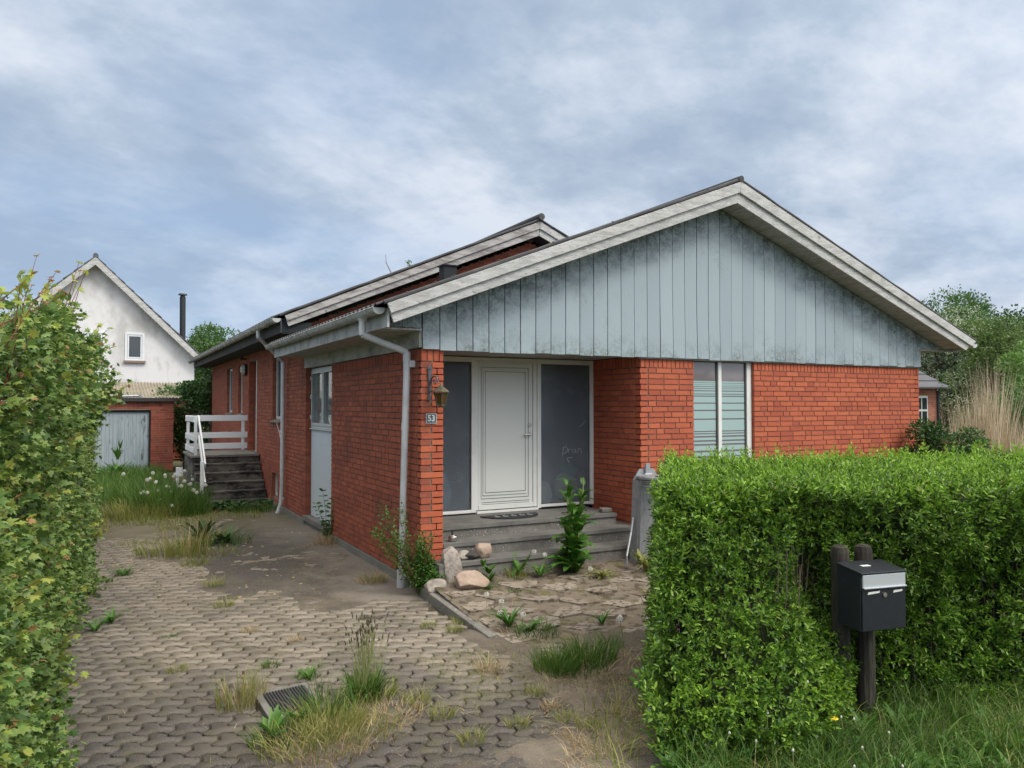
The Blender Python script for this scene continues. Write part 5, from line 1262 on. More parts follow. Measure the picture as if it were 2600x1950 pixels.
# ---- trees and shrubs made of trunk, limbs and leaf clumps
def tree(name, label, cat, c, R, H, n, size, m, trunk=True, group=None, kind='quad', clumps=26, flower=None, nfl=0, z0=.8, seed=1, fill=.8):
    r2 = random.Random(seed); g_ = np.random.default_rng(seed)
    T = thing(name, label, cat, c, group); cx0, cy0, cz0 = c
    cen = []
    for i in range(clumps):
        a = r2.uniform(0, 6.283); u_ = r2.random() ** .5; zz = r2.uniform(0, 1)
        prof = math.sin(math.pi * (.12 + .80 * zz)) ** .7
        cen.append((cx0 + R * u_ * prof * math.cos(a) * .8, cy0 + R * u_ * prof * math.sin(a) * .8, cz0 + z0 + (H - z0) * (.08 + .84 * zz), R * r2.uniform(.24, .42)))
    P = []; D = []
    per = n // clumps
    for (x, y, z, r) in cen:
        d = unit(g_.normal(0, 1, (per, 3))); rad = r * (g_.uniform(.25, 1, per) ** .45) * (1 + .25 * g_.normal(0, 1, per) * .4)
        q = np.array((x, y, z)) + d * rad[:, None] * np.array((1, 1, .8)); P.append(q); D.append(d + g_.normal(0, .5, (per, 3)) + (0, 0, .15))
    P = np.concatenate(P); D = np.concatenate(D); P[:, 2] = np.maximum(P[:, 2], cz0 + .02)
    v_ = leaves(P, D, size * g_.uniform(.6, 1.3, len(P)), kind, .8); mesh_np('crown', v_[0], v_[1], MT[m], T)
    if flower:
        k = g_.integers(0, len(P), nfl // 6); cc = P[k] + unit(D[k]) * size * .4; cc = np.repeat(cc, 6, 0) + g_.normal(0, size * .55, (len(cc) * 6, 3))
        v_ = leaves(cc, g_.normal(0, 1, (len(cc), 3)), size * .55, 'quad', .3); mesh_np('blossom', v_[0], v_[1], MT[flower], T)
    if trunk:
        b = MB(); b.tube([(cx0, cy0, cz0 - .1), (cx0 + .03 * H * .2, cy0, cz0 + H * .3), (cx0, cy0, cz0 + H * .62), (cx0, cy0, cz0 + H * .85)], [R * .09, R * .07, R * .04, R * .01], 8)
        for (x, y, z, r) in cen:
            if r2.random() < .6: b.tube([(cx0, cy0, cz0 + H * .25 + (z - cz0) * .3), ((x + cx0) / 2, (y + cy0) / 2, (z + cz0 + H * .3) / 2 + .1 * R), (x, y, z)], [R * .035, R * .022, R * .008], 5, cap=False)
        b.build('trunk', MT['bark'], T)
    return T
G0 = -.13
tree('background_tree', 'round dark green tree rising behind the flue pipe of the white house', 'tree', (2.6, 41.0, G0), 2.9, 6.5, 22000, .14, 'tree_leaf', clumps=36, seed=3, z0=1.5)
tree('dark_shrub', 'dark green shrub filling the gap between the garage and the brick house', 'shrub', (-.35, 18.9, G0), 1.1, 2.7, 8000, .10, 'dark_leaf', clumps=40, seed=4, z0=.0)
tree('young_ash', 'slender bright green sapling standing above the dark shrub by the house corner', 'tree', (.05, 18.1, G0), .48, 3.75, 900, .12, 'tree_leaf', clumps=14, seed=9, kind='oval', z0=1.6)
tree('garden_shrub', 'dense green garden shrub behind the right end of the garage', 'shrub', (-.5, 23.0, G0), 1.3, 2.7, 3500, .13, 'tree_leaf', clumps=22, seed=14, z0=.2)
def at_(l, f): x, y = lf(l, f); return (x, y, G0)
tree('large_dark_tree', 'tallest dark green tree beyond the right end of the roof', 'tree', at_(22.0, 38), 3.1, 7.5, 30000, .13, 'tree_leaf', clumps=44, seed=5, z0=1.0)
tree('large_dark_tree', 'broad dark tree at the right edge behind the olive green tree', 'tree', at_(25.8, 39), 3.6, 6.7, 26000, .14, 'dark_leaf', clumps=44, seed=15, z0=1.0)
tree('hawthorn_tree', 'hawthorn tree covered in cream blossom beyond the right eave', 'tree', at_(18.4, 32), 1.9, 6.1, 16000, .11, 'tree_leaf', clumps=40, flower='blossom', nfl=26000, seed=6, z0=.8)
tree('hawthorn_tree', 'low blossoming hawthorn under the right eave above the neighbouring roof', 'tree', at_(19.4, 33.5), 1.9, 4.9, 12000, .11, 'dark_leaf', clumps=30, flower='blossom', nfl=15000, seed=16, z0=.6)
tree('olive_green_tree', 'olive green leafy tree right of the blossoming hawthorn', 'tree', at_(15.9, 25), 1.9, 4.9, 22000, .085, 'olive_leaf', clumps=38, seed=7, z0=.5)
tree('light_green_tree', 'light fresh green tree at the right edge behind the dry reeds', 'tree', at_(11.7, 17.3), .95, 3.5, 7000, .08, 'lime_leaf', clumps=24, seed=8, z0=.3)
tree('green_bush', 'mid green bush growing through the dry reeds at the right edge', 'bush', at_(10.1, 15.4), .6, 2.5, 3600, .055, 'tree_leaf', clumps=20, seed=18, z0=.2)
tree('corner_bush', 'round dark green bush at the right front corner of the brick house', 'bush', (7.78, -.46, G0), .56, 1.80, 6200, .05, 'dark_leaf', clumps=26, seed=10, z0=.3, kind='oval')
tree('corner_bush', 'leafy bush beside the low garden wall, right of the house corner', 'bush', (8.95, -.25, G0), .48, 1.62, 3600, .05, 'tree_leaf', clumps=22, seed=11, z0=.3, kind='oval')
tree('clipped_bush', 'bright green bush below the white window of the distant brick bungalow', 'bush', (19.0, 8.2, G0), 1.4, 1.95, 3200, .12, 'lime_leaf', clumps=20, seed=12, z0=.1, trunk=False)
# far tree belt closing the horizon all round
n = 26000; az = rng.uniform(0, 6.283, n); rad = rng.uniform(95, 112, n); hgt = 5.0 + 2.2 * np.sin(az * 9) + 1.2 * np.sin(az * 23 + 1) + .8 * np.sin(az * 61)
P = np.stack([rad * np.sin(az), rad * np.cos(az), G0 + hgt * rng.uniform(0, 1, n) ** .8], 1); v_ = leaves(P, rng.normal(0, 1, (n, 3)), rng.uniform(.9, 1.8, n), 'quad', .5)
tag(mesh_np('far_tree_belt', v_[0], v_[1], MT['dark_leaf'], loc=(0, 0, G0)), 'distant belt of trees along the horizon', 'trees', kind='stuff')
# thin twigs of a shrub showing over the roof
tw = thing('roof_top_sapling', 'two thin bare and leafy twigs rising behind the ridge between the two roofs', 'sapling', (5.2, 20.5, G0))
b = MB(); b.tube([(6.35, 18.9, 0), (6.33, 18.9, 5.0), (6.30, 18.9, 6.4), (6.0, 18.9, 6.95), (5.98, 18.9, 7.25)], [.05, .04, .02, .012, .006], 5); b.tube([(6.8, 18.9, 0), (6.75, 18.9, 5.5), (6.95, 18.9, 6.5), (6.85, 18.9, 7.15)], [.05, .03, .015, .008], 5); b.build('stem', MT['twig'], tw)
q = rng.uniform(0, 1, 60); P = np.stack([6.9 - .05 * q + rng.normal(0, .07, 60), 18.9 + rng.normal(0, .05, 60), 6.2 + .95 * q], 1); P = np.concatenate([P, np.array((6.4, 18.9, 6.2)) + rng.normal(0, .14, (60, 3))]); v_ = leaves(P, rng.normal(0, 1, P.shape), .10, 'oval'); mesh_np('leaf_cluster', v_[0], v_[1], MT['tree_leaf'], tw)

# ---- dry reeds
RC = thing('dry_reed_clump', 'tall clump of dry straw coloured reeds behind the hedge on the right', 'reeds', (11.0, .8, G0))
def reed_at(n, r0, r1, f0, f1, h0, h1, seed, sw, w0, w1):
    g_ = np.random.default_rng(seed); rr = r0 + (r1 - r0) * g_.uniform(0, 1, n); f = g_.uniform(f0, f1, n); l = rr * f
    X = CAM.x + RD.x * l + GD.x * f; Y = CAM.y + RD.y * l + GD.y * f
    env = .80 + .16 * np.sin((rr - .55) * 34) + .10 * np.sin((rr - .55) * 90 + 1); env *= np.clip(.62 + (rr - .553) * 8, .6, 1); h = g_.uniform(h0, h1, n) * env; h[g_.uniform(0, 1, n) < .08] *= 1.15
    P = np.stack([X, Y, np.full(n, G0)], 1); lean = np.stack([g_.normal(.02, sw, n) * h, g_.normal(0, sw, n) * h], 1)
    return blades(P, h, lean, w=g_.uniform(w0, w1, n), bend=.02, seg=3)
v_ = reed_at(1100, .547, .70, 12.4, 14.2, 1.95, 2.9, 5, .07, .014, .026); mesh_np('reed_stems', v_[0], v_[1], MT['reed'], RC)
v_ = reed_at(1500, .553, .72, 12.4, 14.4, 1.3, 2.2, 6, .12, .010, .020); mesh_np('dead_leaf', v_[0], v_[1], MT['straw'], RC)

# ---- grasses, weeds and flowers
def plant(name, label, cat, x, y, z, parts, group=None):
    T = thing(name, label, cat, (x, y, z), group)
    for nm, v_, m in parts: mesh_np(nm, v_[0], v_[1], m, T)
    return T
def rosette(x, y, z, n, L0, w, droop=.5, seed=1, upa=.55, teeth=0):
    """broad strap or lobed leaves growing from one root"""
    g_ = random.Random(seed); V = []; F = []; seg = 7
    for i in range(n):
        a = g_.uniform(0, 6.283); ln = L0 * g_.uniform(.6, 1.1); up = upa * g_.uniform(.5, 1.5); ww = w * g_.uniform(.7, 1.15)
        d = Vector((math.cos(a), math.sin(a), 0)); s = Vector((-d.y, d.x, 0)); b = len(V); p = Vector((x, y, z)) + d * .01; ang = math.atan(up * 1.6); st = ln / seg
        for k in range(seg + 1):
            t = k / seg; prof = math.sin(math.pi * min(1, .12 + .88 * t) ** .8) ** .8 * (1 - .25 * t)
            if teeth: prof *= 1 - teeth * (k % 2)
            hw = ww * max(.06, prof) / 2; wob = Vector((0, 0, g_.uniform(-.06, .06) * ww * 2)); fold = Vector((0, 0, hw * .35))
            V += [p - s * hw + wob + fold, p, p + s * hw - wob + fold]
            p = p + (d * math.cos(ang) + Vector((0, 0, math.sin(ang)))) * st; ang -= droop * (2.2 / seg) * g_.uniform(.7, 1.3)
            p.z = max(p.z, z + .004)
        for k in range(seg):
            q = b + k * 3; F += [(q, q + 1, q + 4, q + 3), (q + 1, q + 2, q + 5, q + 4)]
    return np.array([tuple(v) for v in V]), [np.array(F)]
def cat_(*vs):
    Vs = []; F = {}; off = 0
    for V, FF in vs:
        Vs.append(V)
        for f in FF: F.setdefault(f.shape[1], []).append(f + off)
        off += len(V)
    return np.concatenate(Vs), [np.concatenate(F[k]) for k in F]
DZ = -.105
# the ribwort clump with tall seed spikes
T = plant('ribwort_clump', 'big green ribwort plantain clump with tall brown seed spikes behind the drain cover', 'weed', -1.36, -2.50, DZ,
          [('leaf', cat_(tuft(-1.36, -2.5, DZ, .10, .30, 190, .011, .55), rosette(-1.36, -2.5, DZ, 46, .26, .026, .55, 3, 1.2)), MT['grass']), ('young_leaf', tuft(-1.30, -2.52, DZ, .14, .17, 90, .009, .9), MT['grass_y'])])
b = MB(); bh = MB(); r_ = random.Random(2)
for i in range(62):
    a = r_.uniform(0, 6.28); q = r_.uniform(0, .09); x, y = -1.36 + q * math.cos(a), -2.5 + q * math.sin(a); h = r_.uniform(.34, .56); lx, ly = r_.gauss(0, .05), r_.gauss(0, .05)
    pts = [(x + lx * t ** 1.5, y + ly * t ** 1.5, DZ + h * t) for t in (0, .35, .7, 1)]; b.tube(pts, .0016, 4, cap=False); p = pts[-1]; bh.tube([(p[0], p[1], p[2] - .003), (p[0], p[1], p[2] + .014), (p[0] + lx * .1, p[1], p[2] + .032)], [.003, .0052, .0015], 5)
b.build('stalk', MT['stem'], T); bh.build('seed_spike', MT['brownhead'], T)
plant('thin_grass_tuft', 'thin sparse brownish grass tuft left of the drain cover', 'grass tuft', -2.10, -2.22, DZ, [('blade', tuft(-2.10, -2.22, DZ, .16, .30, 150, .0045, .35), MT['grass_y']), ('dry_blade', tuft(-2.1, -2.22, DZ, .15, .22, 90, .004, .5), MT['straw'])])
plant('broadleaf_weed', 'low bright green broad leaved weed in front of the drain cover', 'weed', -2.03, -2.86, DZ, [('leaf', cat_(rosette(-2.03, -2.84, DZ, 16, .20, .055, .35, 5, 1.4), rosette(-1.86, -2.74, DZ, 9, .17, .05, .35, 6, 1.6)), MT['weed']), ('blade', tuft(-2.0, -2.9, DZ, .16, .14, 120, .006, .8), MT['grass'])])
plant('dry_grass_clump', 'large yellow and straw coloured grass clump in front of the drain cover', 'grass clump', -1.80, -3.02, DZ,
      [('dry_blade', cat_(tuft(-1.80, -3.10, DZ, .28, .15, 220, .0045, 1.0), tuft(-1.55, -3.05, DZ, .24, .11, 140, .0045, 1.2), tuft(-1.3, -2.85, DZ, .22, .08, 260, .005, 1.4)), MT['straw']),
       ('blade', cat_(tuft(-1.70, -2.86, DZ, .22, .24, 330, .006, .6), tuft(-1.95, -3.05, DZ, .2, .18, 160, .006, .8), tuft(-1.5, -3.0, DZ, .2, .15, 160, .005, .9), tuft(-1.8, -3.0, DZ, .3, .16, 200, .005, 1.0)), MT['grass_y']), ('green_blade', tuft(-1.66, -2.70, DZ, .17, .30, 190, .006, .45), MT['grass'])])
plant('grass_clump', 'spreading green grass clump on the soil between the driveway and the hedge', 'grass clump', .20, -2.62, DZ,
      [('blade', cat_(tuft(.05, -2.62, DZ, .17, .21, 420, .006, .6), tuft(.38, -2.58, DZ, .20, .23, 420, .006, .6), tuft(.2, -2.7, DZ, .2, .12, 200, .006, .9)), MT['grass']), ('dry_blade', tuft(.3, -2.75, DZ, .45, .09, 500, .005, 1.3), MT['straw'])])
plant('grass_clump', 'tall grass clump with pale stalks beside a dark weed half way up the driveway', 'grass clump', -1.92, 3.3, DZ,
      [('blade', cat_(tuft(-1.95, 3.3, DZ, .26, .46, 230, .007, .5), tuft(-2.2, 3.6, DZ, .35, .22, 260, .007, .8), tuft(-1.9, 2.6, DZ, .16, .16, 120, .006, .9), tuft(-1.6, 3.2, DZ, .35, .12, 240, .006, 1.0)), MT['grass_y']), ('dry_blade', tuft(-1.95, 3.3, DZ, .3, .7, 40, .007, .3), MT['straw'])])
plant('dark_dock_weed', 'dark green broad leaved dock behind the tall grass half way up the driveway', 'weed', -1.66, 4.2, DZ, [('leaf', cat_(rosette(-1.66, 4.2, DZ, 30, .42, .09, .3, 8, 1.5), rosette(-1.35, 4.05, DZ, 18, .34, .08, .45, 9, .9)), MT['dark_leaf']), ('blade', tuft(-1.5, 4.0, DZ, .5, .25, 300, .009, .7), MT['grass'])])
# dandelion meadow by the side stairs and grass before the garage
plant('tall_grass_patch', 'lush patch of tall grass left of the side staircase full of seeding dandelions', 'grass', -1.85, 8.0, DZ,
      [('blade', cat_(tuft(-1.8, 7.7, DZ, .62, .62, 1500, .012, .4), tuft(-2.05, 8.6, DZ, .75, .66, 1300, .012, .4), tuft(-1.55, 7.2, DZ, .35, .45, 600, .011, .5)), MT['grass']), ('pale_blade', tuft(-2.2, 7.4, DZ, .7, .42, 900, .011, .6), MT['grass_y']),
       ('leaf', cat_(*[rosette(-2.3 + .9 * rng.uniform(), 7.2 + 1.6 * rng.uniform(), DZ, 12, .36, .06, .4, 40 + i, 1.2, .4) for i in range(9)]), MT['weed'])])
P = np.stack([rng.uniform(-3.3, -1.4, 6500), rng.uniform(9.0, 17.4, 6500), np.full(6500, DZ)], 1)
hh = rng.uniform(.12, .42, 6500); v_ = blades(P, hh, rng.normal(0, .12, (6500, 2)), w=rng.uniform(.008, .016, 6500), bend=.5)
o = mesh_np('rough_grass', v_[0], v_[1], MT['grass'], loc=(-2.3, 13, DZ)); tag(o, 'rough uncut grass covering the end of the driveway before the garage', 'grass', kind='stuff')
n = 5200; P = np.stack([rng.uniform(-3.25, -.3, n), 4.4 + 3.2 * rng.uniform(0, 1, n), np.full(n, DZ)], 1); keep_ = (np.array([fnoise(a, b_, 1.3, 6) for a, b_, c_ in P]) + (P[:, 1] - 5.4) * .35 - .45 * (P[:, 0] > -1.2)) > .05; P = P[keep_]; n = len(P)
v_ = blades(P, rng.uniform(.03, .14, n), rng.normal(0, .05, (n, 2)), w=rng.uniform(.006, .011, n), bend=.6)
tag(mesh_np('thin_grass_cover', v_[0], v_[1], MT['grass_y'], loc=(-1.8, 6, DZ)), 'short yellowish grass creeping over the far driveway paving', 'grass', kind='stuff')
plant('thistle_weed', 'tall dark green thistle standing in front of the garage door', 'weed', -2.55, 15.6, DZ, [('leaf', cat_(rosette(-2.55, 15.6, DZ, 30, .55, .12, .3, 12, 1.6, .4), rosette(-2.55, 15.6, DZ + .5, 14, .36, .10, .1, 13, 2.2, .4), rosette(-2.5, 15.5, DZ + .8, 9, .26, .07, 0, 17, 3), rosette(-2.75, 15.4, DZ, 20, .5, .12, .4, 14, 1.2, .4)), MT['weed'])])
o = plant('ground_ivy', 'dark leafy ground cover below the side staircase', 'ground cover', -.75, 7.9, DZ, [('leaf', cat_(*[rosette(-1.15 + 1.1 * rng.uniform(), 7.35 + .8 * rng.uniform(), DZ, 13, .27, .085, .55, 60 + i, 1.0) for i in range(15)]), MT['dark_leaf']), ('blade', tuft(-.45, 7.2, DZ, .4, .24, 420, .008, .6), MT['grass'])])

# dandelion seed heads: one prototype, then copies
def fluff(mb, c, r, n=90, seed=1):
    g_ = random.Random(seed)
    for i in range(n):
        d = Vector((g_.gauss(0, 1), g_.gauss(0, 1), g_.gauss(0, 1))).normalized(); p = Vector(c) + d * r; t = d.orthogonal().normalized() * r * .22; q = d.cross(t).normalized() * r * .22
        mb.poly([p - t, p - q, p + t, p + q]); mb.poly([Vector(c), Vector(c) + t * .05, p])
DG = 'dandelions gone to seed'
def dandelion(label, x, y, z, h, group, r=.026, lean=(.02, 0)):
    T = thing('dandelion', label, 'dandelion', (x, y, z), group)
    b = MB(); b.tube([(x, y, z), (x + lean[0] * .3, y + lean[1] * .3, z + h * .5), (x + lean[0], y + lean[1], z + h)], [.003, .0026, .0022], 5); b.build('stalk', MT['stem'], T)
    b = MB(); c = (x + lean[0], y + lean[1], z + h); fluff(b, c, r); b.lathe((c[0], c[1], c[2] - .004), [(.003, 0), (.006, .004), (.002, .009)], 6); b.build('seed_head', MT['seedhead'], T); return T
D0 = dandelion('seeding dandelion on a tall stalk beside the hedge, left of a second one', .66, -2.62, DZ, .30, None, .030, (-.03, .01))
c = copy_tree(D0, label='seeding dandelion half hidden at the left edge of the hedge', ); c.location = (.80, -2.92, DZ); c.rotation_euler = (0, 0, 1.2)
for (x, y, z, s, lb) in ((.20, -1.42, -.08, .40, 'lowest of three seeding dandelions by the end of the yard kerb'), (.27, -1.28, -.08, .62, 'largest of three seeding dandelions by the end of the yard kerb'), (.20, -1.15, -.07, .75, 'leftmost of three seeding dandelions by the end of the yard kerb'),
                     (.30, -1.62, -.09, .50, 'seeding dandelion standing in the leafy clump left of the yard slabs'), (1.12, -.40, .06, .95, 'seeding dandelion standing before the steps near the dock plant'), (1.22, -.42, .06, .8, 'small seeding dandelion just right of another before the steps'),
                     (1.62, -.75, .02, .42, 'low seeding dandelion in front of the dock plant'), (.07, -3.72, DZ, .35, 'closed white dandelion low at the bottom edge left of the hedge')):
    c = copy_tree(D0, label=lb); c.location = (x, y, z - .30 * .85 * (1 - s)); c.scale = (.85, .85, .85); c.rotation_euler = (0, 0, x * 7)
for i in range(34):
    c = copy_tree(D0 if i == 0 else D0, label='white seeding dandelion in the tall grass left of the side staircase', group='dandelions in the tall grass by the side staircase')
    x = -2.15 + rng.normal(0, .33) + .35; y = 8.1 + rng.normal(0, .7); sq = rng.uniform(.85, 1.2); c.location = (x, y, DZ + rng.uniform(-.1, .38)); c.scale = (sq, sq, sq); c.rotation_euler = (0, 0, rng.uniform(0, 6))
# big dock at the steps
dx, dy, dz_ = 1.62, -.42, .04
T = thing('dock_plant', 'tall bolting dock weed with large wavy leaves in front of the entrance steps', 'weed', (dx, dy, dz_))
b = MB(); b.tube([(dx, dy, dz_), (dx - .02, dy, .45), (dx - .09, dy, .80), (dx - .10, dy, 1.0)], [.016, .013, .009, .004], 7); b.tube([(dx, dy, dz_), (dx + .04, dy, .4), (dx + .10, dy, .80), (dx + .12, dy, 1.06)], [.016, .013, .009, .004], 7); b.build('stem', MT['stem'], T)
vs = [rosette(dx, dy, dz_, 15, .40, .15, .6, 71, 1.0), rosette(dx + .02, dy, dz_ + .05, 8, .30, .12, .8, 79, 1.6)]
rl = random.Random(77)
for k in range(72):
    t = rl.uniform(.12, 1.0); s_ = rl.choice((-1, 1)); sx = dx + (.12 if s_ > 0 else -.10) * t ** 1.4; ln = .42 * (1 - .78 * t) * rl.uniform(.7, 1.15)
    vs.append(rosette(sx, dy, dz_ + .98 * t, 1, ln + .03, ln * .50, rl.uniform(.4, .9), 700 + k, rl.uniform(.5, 1.8) + t))
v_ = cat_(*vs); mesh_np('leaf', v_[0], v_[1], MT['weed'], T)
plant('seedling_weed', 'single curled leafy weed against the lowest entrance step', 'weed', .98, -.34, .05, [('leaf', cat_(rosette(.98, -.34, .05, 8, .26, .06, .2, 81, 2.2), rosette(.90, -.36, .05, 7, .16, .04, .4, 82, 1.5)), MT['weed']), ('blade', tuft(.92, -.36, .05, .12, .16, 110, .004, .5), MT['grass_y'])])
plant('leafy_weed', 'round bushy green weed right of the pinkish flat stone', 'weed', .58, -.38, .0, [('leaf', cat_(rosette(.58, -.38, .0, 22, .17, .045, .3, 83, 2.0), rosette(.60, -.38, .12, 14, .13, .04, .4, 84, 1.5), rosette(.55, -.36, .2, 5, .1, .04, .2, 94, 2)), MT['weed'])])
plant('dandelion_rosette', 'spiky dandelion leaf rosette left of the dock plant', 'weed', 1.16, -.46, .05, [('leaf', rosette(1.16, -.46, .05, 24, .20, .035, .5, 85, 1.3, .55), MT['weed'])])
plant('dandelion_rosette', 'flattened yellowish dandelion rosette on the yard slabs right of the dock plant', 'weed', 1.78, -.72, .02, [('leaf', rosette(1.78, -.72, .02, 22, .24, .035, .7, 86, .9, .5), MT['grass_y'])])
plant('dandelion_rosette', 'bright flattened dandelion rosette below the wire rubbish holder', 'weed', 2.35, -.72, .04, [('leaf', cat_(rosette(2.35, -.72, .04, 24, .28, .045, .6, 87, 1.2, .4), rosette(2.3, -.7, .1, 8, .2, .06, .3, 97, 1.8)), MT['grass_y'])])
plant('dandelion_rosette', 'green leaf clump with bent pale stalks at the left edge of the yard slabs', 'weed', .22, -1.58, -.09, [('leaf', cat_(rosette(.22, -1.55, -.08, 26, .24, .035, .4, 88, 1.5, .3), rosette(.34, -1.72, -.09, 14, .2, .03, .5, 98, 1.1, .3)), MT['weed']), ('stalk', cat_(tuft(.15, -1.65, -.085, .05, .10, 9, .006, 2.6), tuft(.25, -1.5, -.085, .05, .26, 6, .006, .7)), MT['straw']), ('blade', tuft(.36, -1.8, -.09, .2, .10, 260, .005, 1.0), MT['grass'])])
plant('small_green_tuft', 'small bluish green leaf tuft in the middle of the yard slabs', 'weed', .98, -1.86, -.08, [('leaf', rosette(.98, -1.86, -.08, 26, .19, .014, .45, 89, 1.6), MT['weed'])])
plant('dandelion_rosette', 'low dark dandelion rosette beside the left hedge on the driveway', 'weed', -2.83, .30, DZ, [('leaf', cat_(rosette(-2.83, .30, DZ, 24, .20, .03, .5, 90, 1.2, .5), rosette(-2.95, .08, DZ, 18, .18, .03, .5, 91, 1.1, .5)), MT['weed'])])
plant('dock_seedlings', 'cluster of broad green leaves at the foot of the hedge left corner', 'weed', .42, -3.42, DZ, [('leaf', cat_(rosette(.28, -3.42, DZ, 18, .26, .06, .5, 92, 1.2, .35), rosette(.45, -3.52, DZ, 16, .24, .055, .5, 93, 1.2, .35), rosette(.62, -3.78, DZ, 18, .30, .07, .4, 95, 1.5)), MT['weed'])])
# elder seedling climbing over the downpipe
T = thing('climbing_shrub', 'small leafy shrub growing up around the front downpipe at the house corner', 'shrub', (-.05, -.12, -.08)); tw = MB(); r_ = random.Random(17); LP = []; LD = []
for i in range(64):
    if i < 26: tgt = Vector((r_.uniform(-.10, .10), r_.uniform(-.22, -.02), r_.uniform(.25, .56)))
    elif i < 46: tgt = Vector((r_.uniform(-.48, -.14), r_.uniform(-.05, .28), r_.uniform(.38, .86)))
    else: tgt = Vector((r_.uniform(-.06, .16), r_.uniform(-.38, -.12), r_.uniform(-.04, .22)))
    p0 = Vector((-.03 + r_.uniform(-.03, .03), -.12, -.10)); mid = p0.lerp(tgt, .5) + Vector((r_.uniform(-.05, .05), r_.uniform(-.04, .04), .06))
    pts = [p0 * (1 - t) ** 2 + mid * 2 * t * (1 - t) + tgt * t * t for t in (0, .2, .4, .6, .8, 1)]; tw.tube(pts, [.004, .0035, .003, .0025, .002, .001], 4, cap=False)
    for k in range(12, 82):
        t = k / 80; q = p0 * (1 - t) ** 2 + mid * 2 * t * (1 - t) + tgt * t * t; LP.append(tuple(q + Vector((r_.gauss(0, .018), r_.gauss(0, .018), r_.gauss(0, .018))))); LD.append((r_.gauss(0, 1), r_.gauss(0, 1), r_.gauss(.3, .6)))
tw.build('twigs', MT['twig'], T); v_ = leaves(V3(LP), V3(LD), rng.uniform(.020, .036, len(LP)), 'oval', .8); mesh_np('foliage', v_[0], v_[1], MT['weed'], T)
# sapling by the panel
T = thing('wall_sapling', 'thin young leafy sapling sprouting at the foot of the side wall panel', 'sapling', (-.06, 3.5, DZ)); tw = MB(); LP = []; LD = []
for tgt in ((-.14, 3.45, .62), (-.02, 3.40, .5), (-.22, 3.5, .45), (.0, 3.42, .25), (-.12, 3.4, .2)):
    p0 = Vector((-.08, 3.48, -.1)); tw.tube([p0, p0.lerp(Vector(tgt), .5) + Vector((.02, 0, .03)), tgt], [.006, .004, .002], 5)
    for k in range(3, 11):
        q = p0.lerp(Vector(tgt), k / 10)
        for s in (1, -1): LP.append(tuple(q)); LD.append((s + r_.gauss(0, .4), r_.gauss(-.2, .4), .2))
tw.build('stem', MT['stem'], T); v_ = leaves(V3(LP), V3(LD), .075, 'oval', 1); mesh_np('leaf', v_[0], v_[1], MT['weed'], T)
plant('dry_grass_tuft', 'dry brown grass tuft at the foot of the wall beside the sapling', 'grass tuft', -.12, 3.3, DZ, [('dry_blade', cat_(tuft(-.14, 3.25, DZ, .18, .26, 160, .005, .6), tuft(-.2, 3.2, DZ, .28, .07, 160, .005, 1.2)), MT['straw'])])
plant('dry_grass_tuft', 'pale dry grass tuft on the packed dirt near the front house corner', 'grass tuft', -.32, .72, DZ, [('dry_blade', tuft(-.30, .70, DZ, .16, .16, 190, .004, 1.1), MT['straw']), ('blade', tuft(-.26, .72, DZ, .12, .14, 120, .004, .8), MT['grass_y'])])
# small tufts in the joints: label by place
small = [(-1.83, 1.31, .16, 'y', 'dense little yellow green tuft at the top of the pale paving'), (-1.86, .42, .12, 'y', 'second little tuft below the dense one on the pale paving'), (-1.79, -1.55, .07, 'g', 'flat green leaf tuft just behind the thin brownish grass'), (-1.60, -1.93, .10, 'g', 'small green weed tuft touching the back of the drain cover'),
         (-2.42, -1.34, .07, 'y', 'faint yellowish tuft left of the thin brownish grass'), (-1.77, -.56, .06, 's', 'flat dull straw tuft in the middle of the pale paving'), (-2.39, -.42, .04, 'g', 'flat mossy tuft in a joint at the left of the pale paving'), (-.22, -1.37, .08, 'y', 'yellow green tuft at the end of the yard kerb'),
         (-.07, -1.15, .08, 'y', 'grass tuft growing along the left side of the yard kerb'), (-1.09, -2.72, .15, 'y', 'upright pale tuft right of the ribwort clump'), (-1.02, -3.01, .10, 'y', 'pale tuft in front of the upright one right of the ribwort'), (-1.00, -3.41, .09, 'y', 'bushy yellow green tuft near the bottom edge of the paving'),
         (-.66, -3.33, .07, 'y', 'little star shaped tuft on the dark front paving'), (-.33, -2.95, .08, 'y', 'small tuft at the edge between paving and soil'), (-.34, -3.20, .06, 's', 'reddish straw tuft on the soil left of the hedge'), (-.35, -3.41, .07, 'y', 'round yellow green tuft on the dark soil left of the hedge'),
         (-.31, -3.58, .07, 'y', 'small tuft nearest the bottom edge left of the hedge'), (-.39, -2.42, .14, 's', 'thin dry tuft in the paving left of the green grass clump'), (-.36, -1.13, .06, 'y', 'tiny tuft in the paving left of the yard kerb'), (-2.68, 2.41, .12, 'g', 'small green weed near the left hedge on the upper driveway'), (-2.87, 2.11, .08, 'g', 'flat green weed closest to the left hedge on the upper driveway'),
         (-1.5, -1.0, .05, 's', 'flat straw wisp in a joint behind the ribwort clump'), (.70, -.75, .05, 'g', 'short bright grass tuft on the yard slabs before the steps'), (.49, -.55, .05, 'g', 'short grass fringe in front of the flat pinkish stone'), (.72, -2.35, .16, 'g', 'grass tuft at the hedge edge behind the yard slabs'), (1.95, -1.3, .06, 'y', 'yellowish tuft on the mossy slabs close to the hedge')]
